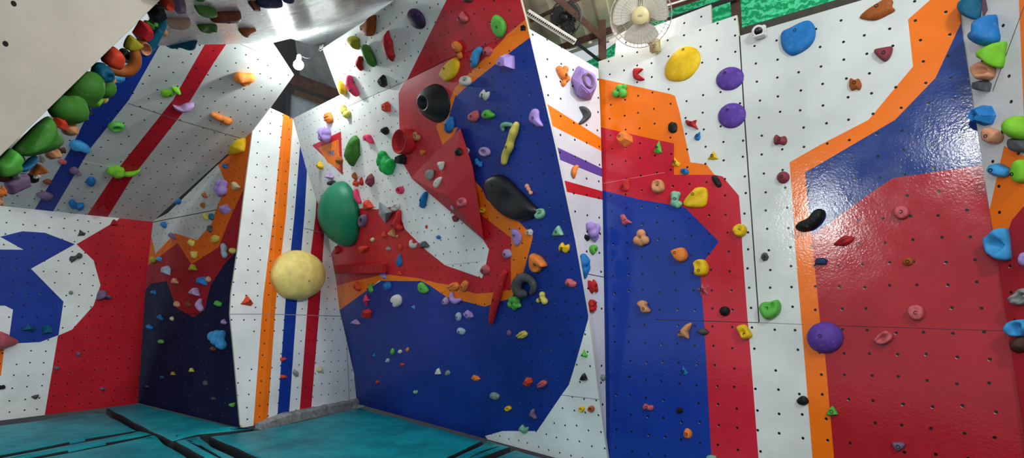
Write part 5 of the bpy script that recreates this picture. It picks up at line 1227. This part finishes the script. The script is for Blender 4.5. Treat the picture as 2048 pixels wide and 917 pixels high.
eh(228, 116, 32, 36, -15, 'block', 'ored', 'bright orange-red knob in front of the orange-brown hook', .08, p=.7, prof='flat', smooth=1)
eh(206, 147, 38, 34, 0, 'rock', 'teal', 'blue-teal chunky hold in the slab edge row', .1, p=.6, prof='flat', smooth=1)
eh(225, 160, 14, 14, 20, 'bean', 'tan', 'small tan nub under the blue-teal chunky hold', .25, p=.6)
eh(240, 158, 20, 14, 35, 'bean', 'lblu', 'small light blue nub hanging behind the slab edge row', .4, p=.5)
ep = edge_plane(180, 178, .14)
balls(ep, 180, 178, [(-8, 2, 22), (8, 10, 15), (-16, -14, 20), (2, -2, 17)], 'dgrn', 'large green lobed jug in the slab edge row', bolt=False)
balls(edge_plane(208, 176, .2), 208, 176, [(0, 0, 15), (-8, -3, 13)], 'dgrn', 'round green ball end beside the large green lobed jug', bolt=False)
eh(188, 200, 34, 26, 35, 'pill', 'lime', 'lighter green lobe under the large green lobed jug', .22, p=.6)
eh(205, 196, 20, 22, 35, 'pill', 'lyel', 'pale yellow-green lobe hanging below the green jug', .3, p=.5)
ep = edge_plane(145, 222, .12)
balls(ep, 143, 220, [(-14, 2, 18), (6, -4, 17), (12, 8, 13), (-2, -10, 15)], 'dgrn', 'second green lobed jug in the slab edge row', bolt=False)
eh(168, 236, 16, 12, 20, 'pill', 'gry', 'small dark grey peg beside the second green lobed jug', .3, p=.7)
eh(178, 222, 14, 20, 20, 'rock', 'gry', 'grey bracket-like chip behind the second green lobed jug', .35, p=.5)
eh(122, 248, 28, 24, -20, 'block', 'ored', 'bright orange block between the second green jug and the tan knob', .1, p=.6)
eh(140, 258, 30, 26, 10, 'pill', 'tan', 'tan rounded knob beside the bright orange block', .16, p=.6)
ep = edge_plane(75, 290, .1)
hold(ep, 78, 280, None, None, 0, None, 'dgrn', 'huge green horn-shaped jug in the slab edge row', p=.4, pts=[(103, 236), (112, 252), (126, 272), (124, 284), (100, 298), (70, 308), (40, 312), (28, 305), (50, 280), (78, 252)], prof='ridge', bolt=False)
eh(107, 308, 30, 20, 10, 'bean', 'tan', 'orange-tan knob hanging under the huge green horn', .25, p=.6)
eh(124, 301, 16, 14, 10, 'bean', 'dbrn', 'dark nub beside the orange-tan knob', .4, p=.5)
eh(20, 322, 44, 50, 0, 'shell', 'grn', 'green scooped jug near the picture edge in the slab edge row', .08, p=.5, pts=[(4, 318), (24, 300), (38, 310), (33, 324), (36, 336), (18, 346), (-6, 350), (-10, 330)])
eh(58, 326, 42, 22, 30, 'fin', 'lblu', 'light blue spiky hold below the huge green horn', .15, p=.4, pts=[(38, 340), (52, 326), (60, 318), (75, 312), (70, 326), (58, 336), (48, 345)], prof='ridge')
eh(40, 318, 20, 14, 20, 'pill', 'nvy', 'dark blue nub behind the light blue spiky hold', .3, p=.5)
eh(78, 339, 32, 18, 12, 'rtri', 'dorg', 'brown wedge beside the light blue spiky hold', .22, p=.5)
eh(82, 318, 18, 16, 0, 'rock', 'lgry', 'grey chip above the brown wedge', .35, p=.5)
eh(66, 358, 26, 18, 10, 'rock', 'blk', 'black rock below the brown wedge', .3, p=.5)
eh(74, 352, 12, 9, 20, 'rtri', 'wht', 'small white wedge resting against the black rock', .22, p=.5)
eh(36, 366, 52, 30, 28, 'block', 'mauve', 'purple-grey angular block low in the slab edge row', .14, p=.4, prof='flat', smooth=0)
eh(31, 348, 16, 22, 10, 'pill', 'lgry', 'grey peg above the purple-grey angular block', .1, p=.6)
eh(4, 354, 30, 20, 5, 'pill', 'dbrn', 'dark brown hold at the picture edge below the green scooped jug', .12, p=.5)
eh(3, 384, 20, 22, 15, 'peanut', 'org', 'orange nub at the picture edge low in the slab edge row', .12, p=.5)
eh(0, 404, 12, 18, 0, 'bean', 'tan', 'tan nub at the picture edge under the orange nub', .14, p=.5)
# ============================================================ camera, light, world
cd = bpy.data.cameras.new('camera'); co = bpy.data.objects.new('camera', cd); C.objects.link(co)
cd.sensor_fit = 'HORIZONTAL'; cd.sensor_width = 36; cd.lens = F / 2048 * 36
cd.clip_start = .05
co.matrix_world = Matrix.Translation(CAM) @ RC.to_4x4()
SC.camera = co
def lamp(kind, loc, power, col=(1, 1, 1), size=.1, target=None, sy=None):
    l = bpy.data.lights.new(kind.lower() + '_lamp', kind); o = bpy.data.objects.new(kind.lower() + '_lamp', l); C.objects.link(o)
    l.energy = power; l.color = col; o.location = loc
    if kind == 'AREA':
        l.size = size
        if sy: l.shape = 'RECTANGLE'; l.size_y = sy
        o.rotation_euler = (Vector(target) - Vector(loc)).to_track_quat('-Z', 'Y').to_euler()
    else: l.shadow_soft_size = size
    return o
lamp('AREA', (-4.3, -.85, 3.9), 95, (.97, 1, .97), .3, (2.67, 4.65, 2.6), 1.2)
lamp('AREA', (-2.21, -2.68, 5.07), 75, (.97, 1, .99), .4, (3.4, 4, 2.4), .35)
lamp('AREA', (2.7, -.6, 5.3), 120, (.98, 1, .98), .9, (-2.6, 7, 2.0), .5)  # unseen fill lamp, added to brighten centre wall, side strip, slab and back wall
lamp('AREA', (3.1, 2.3, 5.3), 29, (.98, 1, .98), .6, (-6, 8.6, 1.2), .4).data.spread = math.radians(70)  # unseen lamp, added to brighten back wall and pillar but not the corner
lamp('POINT', (1.3, 5.6, 5.0), 22, (1, .95, .88), .15)  # unseen lamp, added to light the roof sheets
lamp("AREA", NET0 + jdir * 1.8 - P_J.n * 1.2 + UP * 5.6, 70, (1, 1, 1), 4, NET0 + jdir * 1.5 + UP * 4.6, 1.5)  # unseen lamp, added behind the netting to stand for daylight outside
w = bpy.data.worlds.new('hall_light'); SC.world = w; w.use_nodes = True
w.node_tree.nodes['Background'].inputs[0].default_value = (.86, .95, 1, 1)
w.node_tree.nodes['Background'].inputs[1].default_value = .6
SC.view_settings.view_transform = 'Standard'
SC.view_settings.look = 'None'
SC.view_settings.exposure = .1
